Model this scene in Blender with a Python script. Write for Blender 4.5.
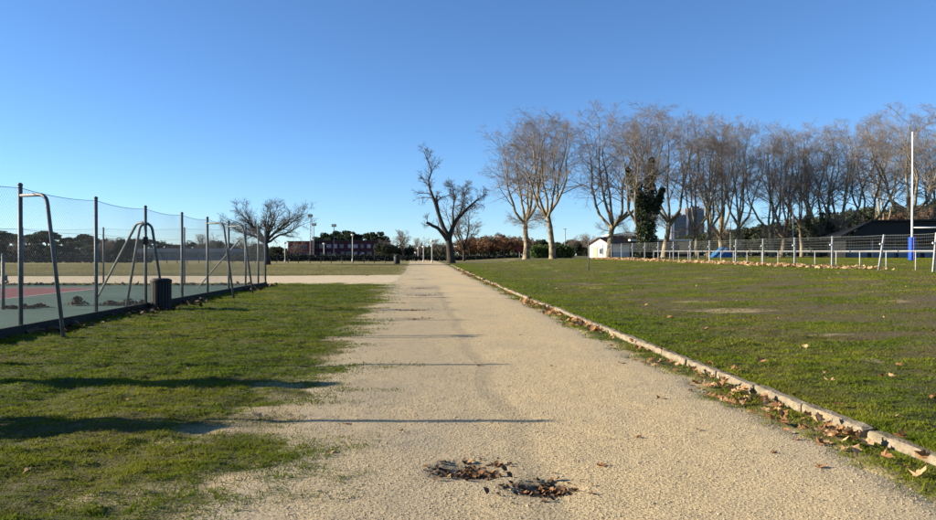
import bpy, bmesh, math, random
import numpy as np
from mathutils import Vector, Matrix

# ------------------------------------------------------------------ clear, camera, world, sun
for o in list(bpy.data.objects):
    bpy.data.objects.remove(o)
scene = bpy.context.scene
COL = scene.collection
R = math.radians

CAM_H, FPX, HOR = 1.55, 720.0, 255.0            # metres, focal length and horizon row in photo pixels
cam_data = bpy.data.cameras.new('camera')
cam = bpy.data.objects.new('camera', cam_data)
COL.objects.link(cam)
cam_data.sensor_width = 36.0
cam_data.lens = 36.0 * FPX / 936.0
cam_data.clip_start = 0.05
cam_data.clip_end = 6000
cam.location = (0, 0, CAM_H)
cam.rotation_euler = (R(90) - math.atan(5 / FPX), 0, 0)
scene.camera = cam

SUN_EL = 18.0
sun_from = Vector((-math.cos(R(SUN_EL)), 0.03, math.sin(R(SUN_EL)))).normalized()
sd = bpy.data.lights.new('sun', 'SUN')
sd.energy = 5.0
sd.angle = R(0.53)
sd.color = (1.0, 0.88, 0.70)
sun = bpy.data.objects.new('sun', sd)
COL.objects.link(sun)
sun.location = (-30, -5, 30)
sun.rotation_euler = (-sun_from).to_track_quat('-Z', 'Y').to_euler()

world = bpy.data.worlds.new('World')
scene.world = world
world.use_nodes = True
nt = world.node_tree
bg = nt.nodes['Background']
sky = nt.nodes.new('ShaderNodeTexSky')
sky.sky_type = 'NISHITA'
sky.sun_disc = False
sky.sun_elevation = R(SUN_EL)
sky.sun_rotation = R(-88)
sky.altitude = 0
sky.air_density = 0.8
sky.dust_density = 0.0
sky.ozone_density = 6.0
hsv = nt.nodes.new('ShaderNodeHueSaturation')
hsv.inputs['Saturation'].default_value = 1.0
nt.links.new(sky.outputs[0], hsv.inputs['Color'])
nt.links.new(hsv.outputs[0], bg.inputs[0])
bg.inputs[1].default_value = 0.073

vs = scene.view_settings
vs.view_transform = 'Standard'
vs.look = 'None'
vs.gamma = 1
vs.use_curve_mapping = False
vs.exposure = 1.45
scene.render.engine = 'CYCLES'

# ------------------------------------------------------------------ helpers
rng = np.random.default_rng(7)
random.seed(7)


def S(a, b, x):
    t = np.clip((np.asarray(x, float) - a) / (b - a), 0, 1)
    return t * t * (3 - 2 * t)


def vnoise(x, y, seed=0):
    x = np.asarray(x, float); y = np.asarray(y, float)
    xi = np.floor(x).astype(np.int64); yi = np.floor(y).astype(np.int64)
    fx = x - xi; fy = y - yi
    fx = fx * fx * (3 - 2 * fx); fy = fy * fy * (3 - 2 * fy)

    def h(a, b):
        n = (a * 374761393 + b * 668265263 + seed * 974634777) & 0x7fffffff
        n = ((n ^ (n >> 13)) * 1274126177) & 0x7fffffff
        return ((n ^ (n >> 16)) & 0xffff) / 65535.0
    return (h(xi, yi) * (1 - fx) + h(xi + 1, yi) * fx) * (1 - fy) + \
           (h(xi, yi + 1) * (1 - fx) + h(xi + 1, yi + 1) * fx) * fy


def fbm(x, y, seed=0, oct=4):
    s = 0; a = .5; t = 0
    for k in range(oct):
        s = s + a * vnoise(x * 2 ** k + 17 * k, y * 2 ** k - 9 * k, seed + k); t += a; a *= .55
    return s / t


SL = 0.066                                     # the path runs slightly to the left of the lens axis


def U(x, y):
    return x + SL * y


KU0, KU1 = 3.72, 3.87                           # kerb, across the path


def base_z(x, y):
    u = U(x, y)
    return (.60 * S(5, 21, u) + .20 * S(26, 42, u) + .35 * S(20, 110, y) + .07 * S(3.80, 3.92, u))


_ly = [0, 4, 7, 15, 25, 38, 60, 110, 200, 320]
_lu = [-1.0, -1.0, -.95, -.95, -1.1, -1.6, -1.2, -1.5, -2.3, -4]
_ru = [3.25, 3.25, 3.25, 3.3, 3.35, 3.4, 3.4, 3.3, 2.6, 0]


def ul(y):
    return np.interp(y, _ly, _lu) + (fbm(np.asarray(y) * .9, np.asarray(y) * 0 + 3.3, 5) - .5) * .9


def ur(y):
    return np.interp(y, _ly, _ru) + (fbm(np.asarray(y) * 1.1, np.asarray(y) * 0 + 8.3, 6) - .5) * .55


COURT_U = -7.95
COURT_Y1 = 36.2


def cross_near(x):
    return 38.6 + .05 * (x + 12) + (fbm(np.asarray(x) * .4, np.asarray(x) * 0, 11) - .5) * 1.4


def cross_far(x):
    return 50.5 + .05 * (x + 12) + (fbm(np.asarray(x) * .4, np.asarray(x) * 0, 12) - .5) * 1.6


HOLES = [(0.02, 5.12, .33, .26, .05), (0.50, 4.72, .27, .19, .055), (-1.6, 27.5, .8, .5, .03), (-2.0, 33.0, .8, .6, .03),
         (-1.5, 20.2, .7, .35, .03), (-2.9, 44.0, 1.2, .6, .03), (-1.25, 17.4, .5, .35, .03)]


def hole_mask(x, y):
    m = np.zeros_like(np.asarray(x, float))
    for (hx, hy, ra, rb, dp) in HOLES:
        d = np.sqrt(((x - hx) / ra) ** 2 + ((y - hy) / rb) ** 2) + (fbm(x * 9, y * 9, 31) - .5) * .9
        m = np.maximum(m, (1 - S(.30, 1.35, d)))
    return m


def path_z(x, y):
    z = base_z(x, y) + .012 + (fbm(x * .7, y * .7, 40) - .5) * .014 * (1 - S(10, 40, y)) + (fbm(x * 5, y * 5, 41) - .5) * .012 * (1 - S(8, 20, y))
    u = U(x, y)
    z = z + .012 * np.exp(-((u - 1.2) / .9) ** 2) - .055 * (1 - S(-1.0, .25, u - ul(y))) - .05 * (1 - S(-.25, .25, ur(y) - u))
    for (hx, hy, ra, rb, dp) in HOLES:
        d = np.sqrt(((x - hx) / ra) ** 2 + ((y - hy) / rb) ** 2) + (fbm(x * 9, y * 9, 31) - .5) * .6
        z = z - dp * (1 - S(.1, 1.1, d))
    return z


def in_path(x, y, grow=0.0):
    u = U(x, y)
    return (u > ul(y) - grow) & (u < ur(y) + grow)


def in_cross(x, y):
    return (U(x, y) < 0) & (y > cross_near(x)) & (y < cross_far(x))


def in_court(x, y):
    return (U(x, y) < COURT_U + .1) & (y < COURT_Y1 + .1)


def ground_z(x, y):
    x = np.asarray(x, float); y = np.asarray(y, float)
    u = U(x, y)
    z = base_z(x, y)
    inside = S(-.05, .45, u - ul(y)) * (1 - S(-.35, .0, u - ur(y)))
    bump = (fbm(x * 1.3, y * 1.3, 21) - .5) * .09 * S(3, 6, y) * (1 - S(30, 80, y)) + (fbm(x * 4.2, y * 6, 22, 3) - .5) * .095 * (1 - S(20, 40, y))
    z = z + bump * (1 - inside) * S(.0, .5, abs(u - KU0)) * (.35 + .65 * S(.1, 1.0, ul(y) - u + 9 * (u > 2))) - .12 * inside
    cm = np.where(in_court(x, y), 1, 0)
    z = np.where(cm > 0, base_z(x, y) - .08, z)
    cc = S(0, 1.2, y - cross_near(x)) * (1 - S(-1.2, 0, y - cross_far(x))) * (u < 0)
    z = z - .1 * cc
    return z


def surf_z(x, y):
    """height of what one walks on"""
    if bool(in_path(np.array(x), np.array(y))):
        return float(path_z(np.array(float(x)), np.array(float(y))))
    if bool(in_court(np.array(x), np.array(y))):
        return float(base_z(x, y)) + .012
    if bool(in_cross(np.array(x), np.array(y))):
        return float(base_z(x, y)) + .008
    gz_ = float(ground_z(x, y))
    if bool(in_path(np.array(x), np.array(y), .85)) and U(x, y) < KU0 - .1:
        gz_ = max(gz_, float(path_z(np.array(float(x)), np.array(float(y)))))
    return gz_


def lat(px, d):
    return (px - 468.0) / FPX * d


def hz(py, d):
    return CAM_H + (HOR - py) * d / FPX


# ------------------------------------------------------------------ materials
def mat(name, c1, c2=None, scale=4.0, rough=.85, bump=0.0, bscale=None, metal=0.0, detail=6, c3=None, s3=.6, spec=.3, lo=.35, hi=.65, attr=None, translucent=0.0, coord='Object'):
    m = bpy.data.materials.new(name)
    m.use_nodes = True
    n = m.node_tree.nodes; l = m.node_tree.links
    b = n['Principled BSDF']
    b.inputs['Roughness'].default_value = rough
    b.inputs['Metallic'].default_value = metal
    b.inputs['Specular IOR Level'].default_value = spec
    c2 = c2 or tuple(x * .75 for x in c1)
    tc = n.new('ShaderNodeTexCoord')
    no = n.new('ShaderNodeTexNoise')
    no.inputs['Scale'].default_value = scale
    no.inputs['Detail'].default_value = detail
    no.inputs['Roughness'].default_value = .62
    l.new(tc.outputs[coord], no.inputs['Vector'])
    cr = n.new('ShaderNodeValToRGB')
    cr.color_ramp.elements[0].position = lo
    cr.color_ramp.elements[1].position = hi
    cr.color_ramp.elements[0].color = (*c2, 1)
    cr.color_ramp.elements[1].color = (*c1, 1)
    l.new(no.outputs['Fac'], cr.inputs['Fac'])
    out = cr.outputs['Color']
    if c3:
        n3 = n.new('ShaderNodeTexNoise')
        n3.inputs['Scale'].default_value = s3
        n3.inputs['Detail'].default_value = 5
        l.new(tc.outputs[coord], n3.inputs['Vector'])
        mr = n.new('ShaderNodeMapRange')
        mr.inputs[1].default_value = .48; mr.inputs[2].default_value = .66
        l.new(n3.outputs['Fac'], mr.inputs[0])
        mx = n.new('ShaderNodeMix'); mx.data_type = 'RGBA'
        l.new(mr.outputs[0], mx.inputs['Factor'])
        l.new(out, mx.inputs['A'])
        mx.inputs['B'].default_value = (*c3, 1)
        out = mx.outputs['Result']
    if attr:
        for (an, col) in attr:
            at = n.new('ShaderNodeAttribute'); at.attribute_name = an
            mx = n.new('ShaderNodeMix'); mx.data_type = 'RGBA'
            l.new(at.outputs['Fac'], mx.inputs['Factor'])
            l.new(out, mx.inputs['A'])
            mx.inputs['B'].default_value = (*col, 1)
            out = mx.outputs['Result']
    l.new(out, b.inputs['Base Color'])
    if bump:
        bn = n.new('ShaderNodeTexNoise')
        bn.inputs['Scale'].default_value = bscale or scale * 3
        bn.inputs['Detail'].default_value = 5
        l.new(tc.outputs[coord], bn.inputs['Vector'])
        bu = n.new('ShaderNodeBump')
        bu.inputs['Strength'].default_value = bump
        bu.inputs['Distance'].default_value = .02
        l.new(bn.outputs['Fac'], bu.inputs['Height'])
        l.new(bu.outputs['Normal'], b.inputs['Normal'])
    if translucent:
        tr = n.new('ShaderNodeBsdfTranslucent')
        l.new(out, tr.inputs['Color'])
        ms = n.new('ShaderNodeMixShader')
        ms.inputs[0].default_value = translucent
        l.new(b.outputs[0], ms.inputs[1]); l.new(tr.outputs[0], ms.inputs[2])
        l.new(ms.outputs[0], n['Material Output'].inputs['Surface'])
    return m


M = {}
M['ground'] = mat('lawn_soil', (.082, .094, .008), (.028, .030, .006), 13.0, .95, 1.0, 55, c3=(.090, .080, .013), s3=.5, attr=[('bare', (.085, .066, .032)), ('sand', (.42, .325, .18)), ('straw', (.19, .165, .055))])
M['path'] = mat('limestone_path', (.545, .422, .225), (.30, .224, .115), 34.0, .95, .45, 45, c3=(.44, .345, .195), s3=.8, lo=.28, hi=.62, attr=[('soil', (.085, .064, .036)), ('worn', (.30, .255, .170))])
M['cross'] = mat('limestone_cross_path', (.52, .425, .27), (.41, .33, .21), 2.0, .95, .5, 30)
M['pebble'] = mat('limestone_chips', (.60, .49, .30), (.25, .195, .11), 40.0, .9)
M['court'] = mat('green_hard_court', (.036, .086, .056), (.030, .072, .049), 1.2, .85, .3, 120, c3=(.046, .095, .064), s3=.3)
M['redcourt'] = mat('red_hard_court', (.165, .042, .038), (.135, .036, .033), 1.2, .8, .3, 120)
M['line'] = mat('court_line_paint', (.62, .62, .58), (.48, .48, .44), 6, .7)
M['kerb'] = mat('kerb_concrete', (.30, .25, .17), (.16, .13, .085), 9, .95, .9, 40, c3=(.12, .105, .060), s3=2.6)
M['galv'] = mat('galvanised_steel', (.120, .135, .140), (.065, .078, .080), 9, .6, metal=.3, spec=.35)
M['wire'] = mat('fence_wire', (.20, .215, .21), (.13, .14, .14), 20, .5, metal=.4)
M['shadeplinth'] = mat('shade_dark_edging', (.030, .028, .023), (.016, .015, .013), 5, .9, .5)
M['lightpost'] = mat('pale_steel_post', (.36, .37, .36), (.24, .25, .25), 5, .6, metal=.15)
M['rail'] = mat('white_rail_paint', (.48, .48, .46), (.36, .36, .34), 5, .55)
M['white'] = mat('white_paint', (.80, .80, .77), (.68, .68, .65), 2, .5)
M['blue'] = mat('blue_pad_vinyl', (.015, .075, .50), (.012, .055, .40), 3, .45)
M['bin'] = mat('bin_slats', (.015, .017, .018), (.009, .010, .010), 6, .6)
M['grass'] = mat('grass_blades', (.135, .185, .012), (.070, .110, .008), 1.6, .85, spec=.05, c3=(.205, .210, .020), s3=.45, attr=[('dry', (.135, .105, .036))], translucent=.38)
M['leaf'] = mat('dry_plane_leaf', (.44, .24, .10), (.19, .095, .042), 2.3, .8, spec=.2, translucent=.2)
M['leaf2'] = mat('pale_plane_leaf', (.62, .44, .24), (.42, .25, .12), 2.3, .8, spec=.2, translucent=.2)
M['leafdark'] = mat('rotting_leaf', (.13, .08, .045), (.055, .035, .02), 3, .9)
M['plane'] = mat('plane_bark', (.29, .235, .15), (.075, .062, .044), 1.6, .9, .4, 8, c3=(.15, .13, .08), s3=.9, lo=.40, hi=.56)
M['twig'] = mat('plane_twigs', (.225, .19, .155), (.125, .105, .088), .6, .9)
M['darkbark'] = mat('dark_bark', (.055, .045, .036), (.026, .021, .017), 2.5, .95, .6, 9)
M['darktwig'] = mat('dark_twigs', (.085, .066, .052), (.05, .04, .032), .6, .95)
M['ivy'] = mat('ivy_leaf', (.035, .060, .018), (.016, .030, .010), .9, .6, spec=.4, translucent=.15)
M['pine'] = mat('pine_needles', (.040, .062, .026), (.020, .034, .016), .35, .85, translucent=.12)
M['oak'] = mat('evergreen_leaf', (.052, .066, .030), (.026, .036, .018), .3, .85, translucent=.15)
M['beech'] = mat('brown_beech_leaf', (.19, .105, .052), (.095, .052, .030), .5, .9, translucent=.2)
M['hedge'] = mat('hedge_leaf', (.075, .12, .028), (.04, .07, .018), .7, .8, translucent=.2)
M['darkhedge'] = mat('dark_hedge_leaf', (.030, .042, .030), (.017, .024, .020), .7, .85, translucent=.1)
M['shrub'] = mat('shrub_leaf', (.06, .09, .03), (.03, .05, .018), 2, .8, translucent=.2)
M['redwall'] = mat('maroon_cladding', (.075, .022, .032), (.055, .018, .026), .6, .8)
M['redpanel'] = mat('bright_red_cladding', (.20, .028, .028), (.15, .022, .022), .6, .8)
M['slate'] = mat('blue_grey_cladding', (.15, .18, .22), (.11, .14, .17), .5, .7)
M['roofgrey'] = mat('grey_sheet_roof', (.24, .26, .28), (.19, .21, .23), .5, .6)
M['darkroof'] = mat('dark_roof', (.060, .058, .060), (.040, .038, .040), .7, .8)
M['blackmetal'] = mat('black_sheet_metal', (.010, .011, .012), (.006, .007, .008), .7, .6)
M['cream'] = mat('cream_render', (.62, .54, .41), (.52, .45, .34), .8, .9)
M['beige'] = mat('beige_shutter', (.56, .42, .28), (.47, .35, .24), .8, .8)
M['house'] = mat('white_render', (.74, .72, .66), (.62, .60, .55), .6, .9)
M['tile'] = mat('brown_roof_tile', (.17, .085, .055), (.11, .06, .042), 2, .9)
M['tower'] = mat('tower_concrete_shaded', (.15, .155, .18), (.12, .125, .15), .08, .9)  # grey kept dark so the front looks shaded
M['towersunlit'] = mat('tower_sunlit_paint', (.74, .73, .70), (.66, .65, .62), .1, .9)  # white stands in for sunlight on the side face
M['glass'] = mat('window_glass', (.06, .08, .10), (.03, .045, .06), .5, .12, spec=.6)
M['paleglass'] = mat('painted_reflection_pane', (.46, .42, .44), (.32, .27, .29), .8, .4)  # pale colour imitates reflections on the panes
M['tent'] = mat('blue_tarpaulin', (.03, .13, .30), (.02, .10, .24), 1.5, .5)
M['greyseat'] = mat('grey_seats', (.21, .24, .27), (.15, .17, .20), 1.2, .7)
M['lampglass'] = mat('lamp_globe', (.72, .72, .68), (.6, .6, .56), 3, .35)

BASE = {}


def props(o, label=None, cat=None, group=None, kind=None):
    if label: o['label'] = label
    if cat: o['category'] = cat
    if group: o['group'] = group
    if kind: o['kind'] = kind
    return o


def thing(name, label, cat, loc=(0, 0, 0), group=None, rz=0.0):
    o = bpy.data.objects.new(name, None)
    o.empty_display_size = .2
    COL.objects.link(o)
    o.location = loc
    o.rotation_euler = (0, 0, rz)
    BASE[o.name] = Vector(loc)
    return props(o, label, cat, group)


def mesh_from(name, v, f, m=None, smooth=False):
    me = bpy.data.meshes.new(name)
    me.from_pydata([tuple(p) for p in v], [], f)
    if m: me.materials.append(m)
    if smooth:
        me.polygons.foreach_set('use_smooth', [True] * len(me.polygons))
    me.update()
    return me


def mesh_np(name, v, idx, k, m=None, smooth=False):
    """v (N,3), idx flat corner indices, all faces with k corners"""
    me = bpy.data.meshes.new(name)
    nf = len(idx) // k
    me.vertices.add(len(v)); me.vertices.foreach_set('co', np.asarray(v, np.float32).ravel())
    me.loops.add(nf * k); me.loops.foreach_set('vertex_index', np.asarray(idx, np.int32).ravel())
    me.polygons.add(nf)
    me.polygons.foreach_set('loop_start', np.arange(nf, dtype=np.int32) * k)
    me.polygons.foreach_set('loop_total', np.full(nf, k, np.int32))
    if smooth: me.polygons.foreach_set('use_smooth', np.ones(nf, bool))
    if m: me.materials.append(m)
    me.update(calc_edges=True)
    return me


def put(name, me, parent=None, loc=(0, 0, 0), rot=(0, 0, 0), scale=None):
    o = bpy.data.objects.new(name, me)
    COL.objects.link(o)
    if parent: o.parent = parent
    o.location = loc
    o.rotation_euler = rot
    if scale is not None: o.scale = (scale,) * 3 if np.isscalar(scale) else scale
    return o


class MB:
    def __init__(s):
        s.v = []; s.f = []

    def add(s, v, f):
        k = len(s.v)
        s.v += [tuple(p) for p in v]
        s.f += [tuple(i + k for i in q) for q in f]
        return s

    def box(s, c, size, rz=0.0, rx=0.0, ry=0.0, bevel=0.0):
        bm = bmesh.new()
        bmesh.ops.create_cube(bm, size=1)
        bmesh.ops.scale(bm, vec=size, verts=bm.verts)
        if bevel:
            bmesh.ops.bevel(bm, geom=bm.edges[:], offset=bevel, segments=1, affect='EDGES')
        mt = Matrix.Translation(c) @ Matrix.Rotation(rz, 4, 'Z') @ Matrix.Rotation(ry, 4, 'Y') @ Matrix.Rotation(rx, 4, 'X')
        bm.transform(mt)
        bm.verts.index_update()
        s.add([v.co[:] for v in bm.verts], [[v.index for v in f.verts] for f in bm.faces])
        bm.free()
        return s

    def tube(s, pts, r, sides=8, cap=True):
        pts = [Vector(p) for p in pts]
        n = len(pts)
        rr = [r] * n if np.isscalar(r) else list(r)
        v = []; f = []
        ref = None
        for i, p in enumerate(pts):
            t = (pts[min(i + 1, n - 1)] - pts[max(i - 1, 0)]).normalized()
            if ref is None:
                ref = t.orthogonal().normalized()
            a = (ref - t * ref.dot(t)).normalized()
            ref = a
            b = t.cross(a)
            for k in range(sides):
                an = 2 * math.pi * k / sides
                v.append(p + (a * math.cos(an) + b * math.sin(an)) * rr[i])
        for i in range(n - 1):
            for k in range(sides):
                k2 = (k + 1) % sides
                f.append((i * sides + k, i * sides + k2, (i + 1) * sides + k2, (i + 1) * sides + k))
        if cap:
            f.append(tuple(range(sides - 1, -1, -1)))
            f.append(tuple((n - 1) * sides + k for k in range(sides)))
        return s.add(v, f)

    def prism(s, poly, axis_from, axis_to):
        """extrude polygon given as 3D points by the vector axis_to-axis_from"""
        d = Vector(axis_to) - Vector(axis_from)
        n = len(poly)
        v = [Vector(p) for p in poly] + [Vector(p) + d for p in poly]
        f = [tuple(range(n - 1, -1, -1)), tuple(range(n, 2 * n))]
        for i in range(n):
            j = (i + 1) % n
            f.append((i, j, n + j, n + i))
        return s.add(v, f)

    def build(s, name, m, parent=None, smooth=False, world=True, kind=None):
        off = BASE.get(parent.name, Vector((0, 0, 0))) if (parent and world) else Vector((0, 0, 0))
        me = mesh_from(name, [(p[0] - off.x, p[1] - off.y, p[2] - off.z) for p in s.v], s.f, m, smooth)
        bm = bmesh.new(); bm.from_mesh(me); bmesh.ops.recalc_face_normals(bm, faces=bm.faces); bm.to_mesh(me); bm.free()
        o = put(name, me, parent)
        if parent: BASE[o.name] = off
        if kind: o['kind'] = kind
        return o


def set_attr(me, name, vals):
    a = me.attributes.new(name, 'FLOAT', 'POINT')
    a.data.foreach_set('value', np.asarray(vals, np.float32))


def copy_tree(o, loc=None, rz=None, scale=None, parent=None):
    c = o.copy(); COL.objects.link(c); c.parent = parent
    if loc is not None: c.location = loc
    if rz is not None: c.rotation_euler = (0, 0, rz)
    if scale is not None: c.scale = (scale,) * 3 if np.isscalar(scale) else scale
    for ch in list(o.children):
        copy_tree(ch, parent=c)
    return c


# ------------------------------------------------------------------ ground
def axis(segs):
    out = [segs[0][0]]
    for (a, b, st, g) in segs:
        x = a; s = st
        while x < b - 1e-6:
            x = min(x + s, b); s *= g
            out.append(x)
    return np.array(out)


ys = axis([(-25, 3, 2.0, 1), (3, 13, .1, 1), (13, 60, .12, 1.025), (60, 2500, 2, 1.12)])
xr = axis([(0, 9, .11, 1), (9, 2500, .13, 1.07)])
xs = np.concatenate([-xr[::-1], xr[1:]])
X, Y = np.meshgrid(xs, ys)
Z = ground_z(X, Y)
nx, ny = len(xs), len(ys)
ii = np.arange(nx * ny).reshape(ny, nx)
quads = np.stack([ii[:-1, :-1], ii[:-1, 1:], ii[1:, 1:], ii[1:, :-1]], -1).reshape(-1)
gme = mesh_np('ground', np.stack([X, Y, Z], -1).reshape(-1, 3), quads, 4, M['ground'], True)


def bareness(x, y):
    u = U(x, y)
    n = fbm(x * .55, y * 1.1, 51, 5)
    right = S(.44, .62, n) * S(4.5, 7, u) * (1 - .4 * S(30, 60, y))
    spots = S(.63, .72, fbm(x * .5 + 40, y * .9, 52, 4)) * S(5, 8, u)
    left = S(.60, .75, n) * .5 * (u < 0)
    return np.clip(np.maximum(np.maximum(right * .8, spots), left), 0, 1)


def sandiness(x, y):
    u = U(x, y)
    n = (fbm(x * 1.2, y * 2.2, 53, 5) - .5)
    l = S(-.8, .3, u - ul(y) + n * 2.4) * (u < 2)
    r = S(.25, -.1, u - ur(y) + n * .6) * (u > 2) * .6
    pale = S(.70, .76, fbm(x * .45 + 9, y * 1.0 + 4, 54, 4)) * (u > 6) * .55
    return np.clip(l + r * (u < KU0) + pale, 0, 1)


set_attr(gme, 'bare', bareness(X, Y).ravel())
set_attr(gme, 'sand', sandiness(X, Y).ravel())
set_attr(gme, 'straw', (S(50, 58, Y) * (U(X, Y) < 0) * (.45 + .55 * S(.36, .56, fbm(X * .03, Y * .16, 57, 4))) + .35 * S(55, 75, Y) * (U(X, Y) > 4) * S(.4, .6, fbm(X * .05, Y * .2, 58, 4))).ravel())
props(put('ground', gme), 'mown park lawn and open fields on either side of path', 'ground', kind='structure')

# main path
ys = axis([(1.5, 3.6, .3, 1), (3.6, 9, .04, 1), (9, 320, .05, 1.03)])
ncol = 110
T = np.linspace(0, 1, ncol)
Yg = np.repeat(ys[:, None], ncol, 1)
Ug = (ul(ys) - .9)[:, None] * (1 - T) + (ur(ys) + .2)[:, None] * T
Xg = Ug - SL * Yg
Zg = path_z(Xg, Yg)
Zg[:, 0] -= .05; Zg[:, -1] -= .05
ii = np.arange(len(ys) * ncol).reshape(len(ys), ncol)
quads = np.stack([ii[:-1, :-1], ii[:-1, 1:], ii[1:, 1:], ii[1:, :-1]], -1).reshape(-1)
pme = mesh_np('path', np.stack([Xg, Yg, Zg], -1).reshape(-1, 3), quads, 4, M['path'], True)
set_attr(pme, 'soil', (hole_mask(Xg, Yg) * .9).ravel())
wn = fbm(Xg * .8, Yg * .5, 61, 5)
edge = np.minimum(Ug - ul(Yg) + .3, ur(Yg) - Ug)
worn = .30 * (1 - S(.3, 1.6, Ug + (wn - .5) * 2)) + S(.52, .70, wn) * .40 + (1 - S(.0, .9, edge + (wn - .5))) * .55 + .30 * np.exp(-((Ug - .1) / .55) ** 2) * S(.35, .6, fbm(Xg * 1.5, Yg * .4, 62))
set_attr(pme, 'worn', np.clip(worn, 0, .85).ravel())
props(put('path', pme), 'pale limestone gravel path running straight into the distance', 'path', kind='structure')

# cross path
xs = axis([(-140, -4, .5, 1)])
nr = 14
Tt = np.linspace(0, 1, nr)
a = cross_near(xs); b = cross_far(xs)
fl = S(-14, -4, xs)
a = a - 1.6 * fl; b = b + 2.0 * fl
Yc = a[:, None] * (1 - Tt) + b[:, None] * Tt
Xc = np.repeat(xs[:, None], nr, 1)
ii = np.arange(len(xs) * nr).reshape(len(xs), nr)
quads = np.stack([ii[:-1, :-1], ii[1:, :-1], ii[1:, 1:], ii[:-1, 1:]], -1).reshape(-1)
cme = mesh_np('cross_path', np.stack([Xc, Yc, base_z(Xc, Yc) + .006], -1).reshape(-1, 3), quads, 4, M['cross'], True)
props(put('cross_path', cme), 'pale gravel path branching off behind the hard court', 'path', kind='structure')

# court sheets, laid along the path direction


def quad_sheet(name, u0, u1, y0, y1, dz, m, label, cat, n=12, parent=None):
    vs_, fs_ = [], []
    for j in range(n + 1):
        y = y0 + (y1 - y0) * j / n
        for i in range(n + 1):
            u = u0 + (u1 - u0) * i / n
            x = u - SL * y
            vs_.append((x, y, float(base_z(x, y)) + dz))
    for j in range(n):
        for i in range(n):
            k = j * (n + 1) + i
            fs_.append((k, k + 1, k + n + 2, k + n + 1))
    o = put(name, mesh_from(name, vs_, fs_, m), parent)
    if not parent: props(o, label, cat, kind='structure')
    return o


court = quad_sheet('sports_court', -44, COURT_U, -6, COURT_Y1, .012, M['court'], 'green hard court surface behind the tall mesh fence', 'court')
quad_sheet('red_playing_area', -34, -14.6, -2, 33.0, .016, M['redcourt'], '', '', parent=court)
quad_sheet('boundary_line', -14.6, -14.52, -2, 33.06, .020, M['line'], '', '', parent=court)
quad_sheet('boundary_line', -34, -14.52, 33.06, 33.14, .020, M['line'], '', '', parent=court)

# kerb
kerb = props(bpy.data.objects.new('kerb', None), 'low pale concrete kerb between gravel path and lawn', 'kerb', kind='structure')
COL.objects.link(kerb)
kv = []
for k in range(5):
    bm = bmesh.new()
    bmesh.ops.create_cube(bm, size=1)
    bmesh.ops.scale(bm, vec=(.13, .985, .26), verts=bm.verts)
    bmesh.ops.subdivide_edges(bm, edges=[e for e in bm.edges if abs((e.verts[0].co - e.verts[1].co).y) > .5], cuts=7)
    bmesh.ops.bevel(bm, geom=[e for e in bm.edges if e.is_boundary is False and e.calc_face_angle(0) > 1.0], offset=.018, segments=1, affect='EDGES')
    rr = random.Random(k)
    for v in bm.verts:
        if v.co.z > 0:
            v.co.x += rr.uniform(-.008, .008)
            v.co.z += rr.uniform(-.011, .004)
    me = bpy.data.meshes.new('kerb_stone')
    bm.to_mesh(me); bm.free()
    me.materials.append(M['kerb'])
    kv.append(me)
y = 2.6
while y < 88:
    u = (KU0 + KU1) / 2 + random.uniform(-.02, .02) + (.03 * math.sin(y * .4))
    x = u - SL * y
    far = min(1, max(0, (y - 14) / 14))
    drop = random.uniform(-.018, .012) + (random.choice([0, 0, -.02, -.05]) * far)
    z = float(base_z(x - .2, y)) + .088 + drop - .13
    o = put('kerb_stone', random.choice(kv), kerb, (x, y, z), (random.uniform(-.012, .012), random.uniform(-.05, .05), math.atan(SL) + random.uniform(-.012, .012)))
    y += 1.0


# ------------------------------------------------------------------ bare tree generator (numpy, one level of branches at a time)
def tube_rings(P, Rr, sides):
    """P (B,n,3), Rr (B,n) -> verts, quads"""
    B, n, _ = P.shape
    T_ = np.gradient(P, axis=1)
    T_ /= np.linalg.norm(T_, axis=2, keepdims=True) + 1e-9
    ref = np.where(np.abs(T_[:, :1, 2:3]) > .8, np.array([1., 0, 0]), np.array([0, 0, 1.]))
    A = np.cross(T_, np.broadcast_to(ref, T_.shape)); A /= np.linalg.norm(A, axis=2, keepdims=True) + 1e-9
    Bv = np.cross(T_, A)
    an = np.arange(sides) * 2 * math.pi / sides
    V = P[:, :, None, :] + (A[:, :, None, :] * np.cos(an)[None, None, :, None] + Bv[:, :, None, :] * np.sin(an)[None, None, :, None]) * Rr[:, :, None, None]
    idx = np.arange(B * n * sides).reshape(B, n, sides)
    nxt = np.roll(idx, -1, axis=2)
    q = np.stack([idx[:, :-1], nxt[:, :-1], nxt[:, 1:], idx[:, 1:]], -1).reshape(-1)
    return V.reshape(-1, 3), q


def wood_mesh(name, levels, sides, m):
    vs_, qs_ = [], []; k = 0
    for (P, Rr), s in zip(levels, sides):
        v, q = tube_rings(P, Rr, s)
        vs_.append(v); qs_.append(q + k); k += len(v)
    return mesh_np(name, np.concatenate(vs_), np.concatenate(qs_), 4, m, True)


def resample(pts, radii, n):
    pts = np.array(pts, float); radii = np.array(radii, float)
    d = np.r_[0, np.cumsum(np.linalg.norm(np.diff(pts, axis=0), axis=1))]
    t = np.linspace(0, d[-1], n)
    return np.stack([np.interp(t, d, pts[:, k]) for k in range(3)], -1), np.interp(t, d, radii)


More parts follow.
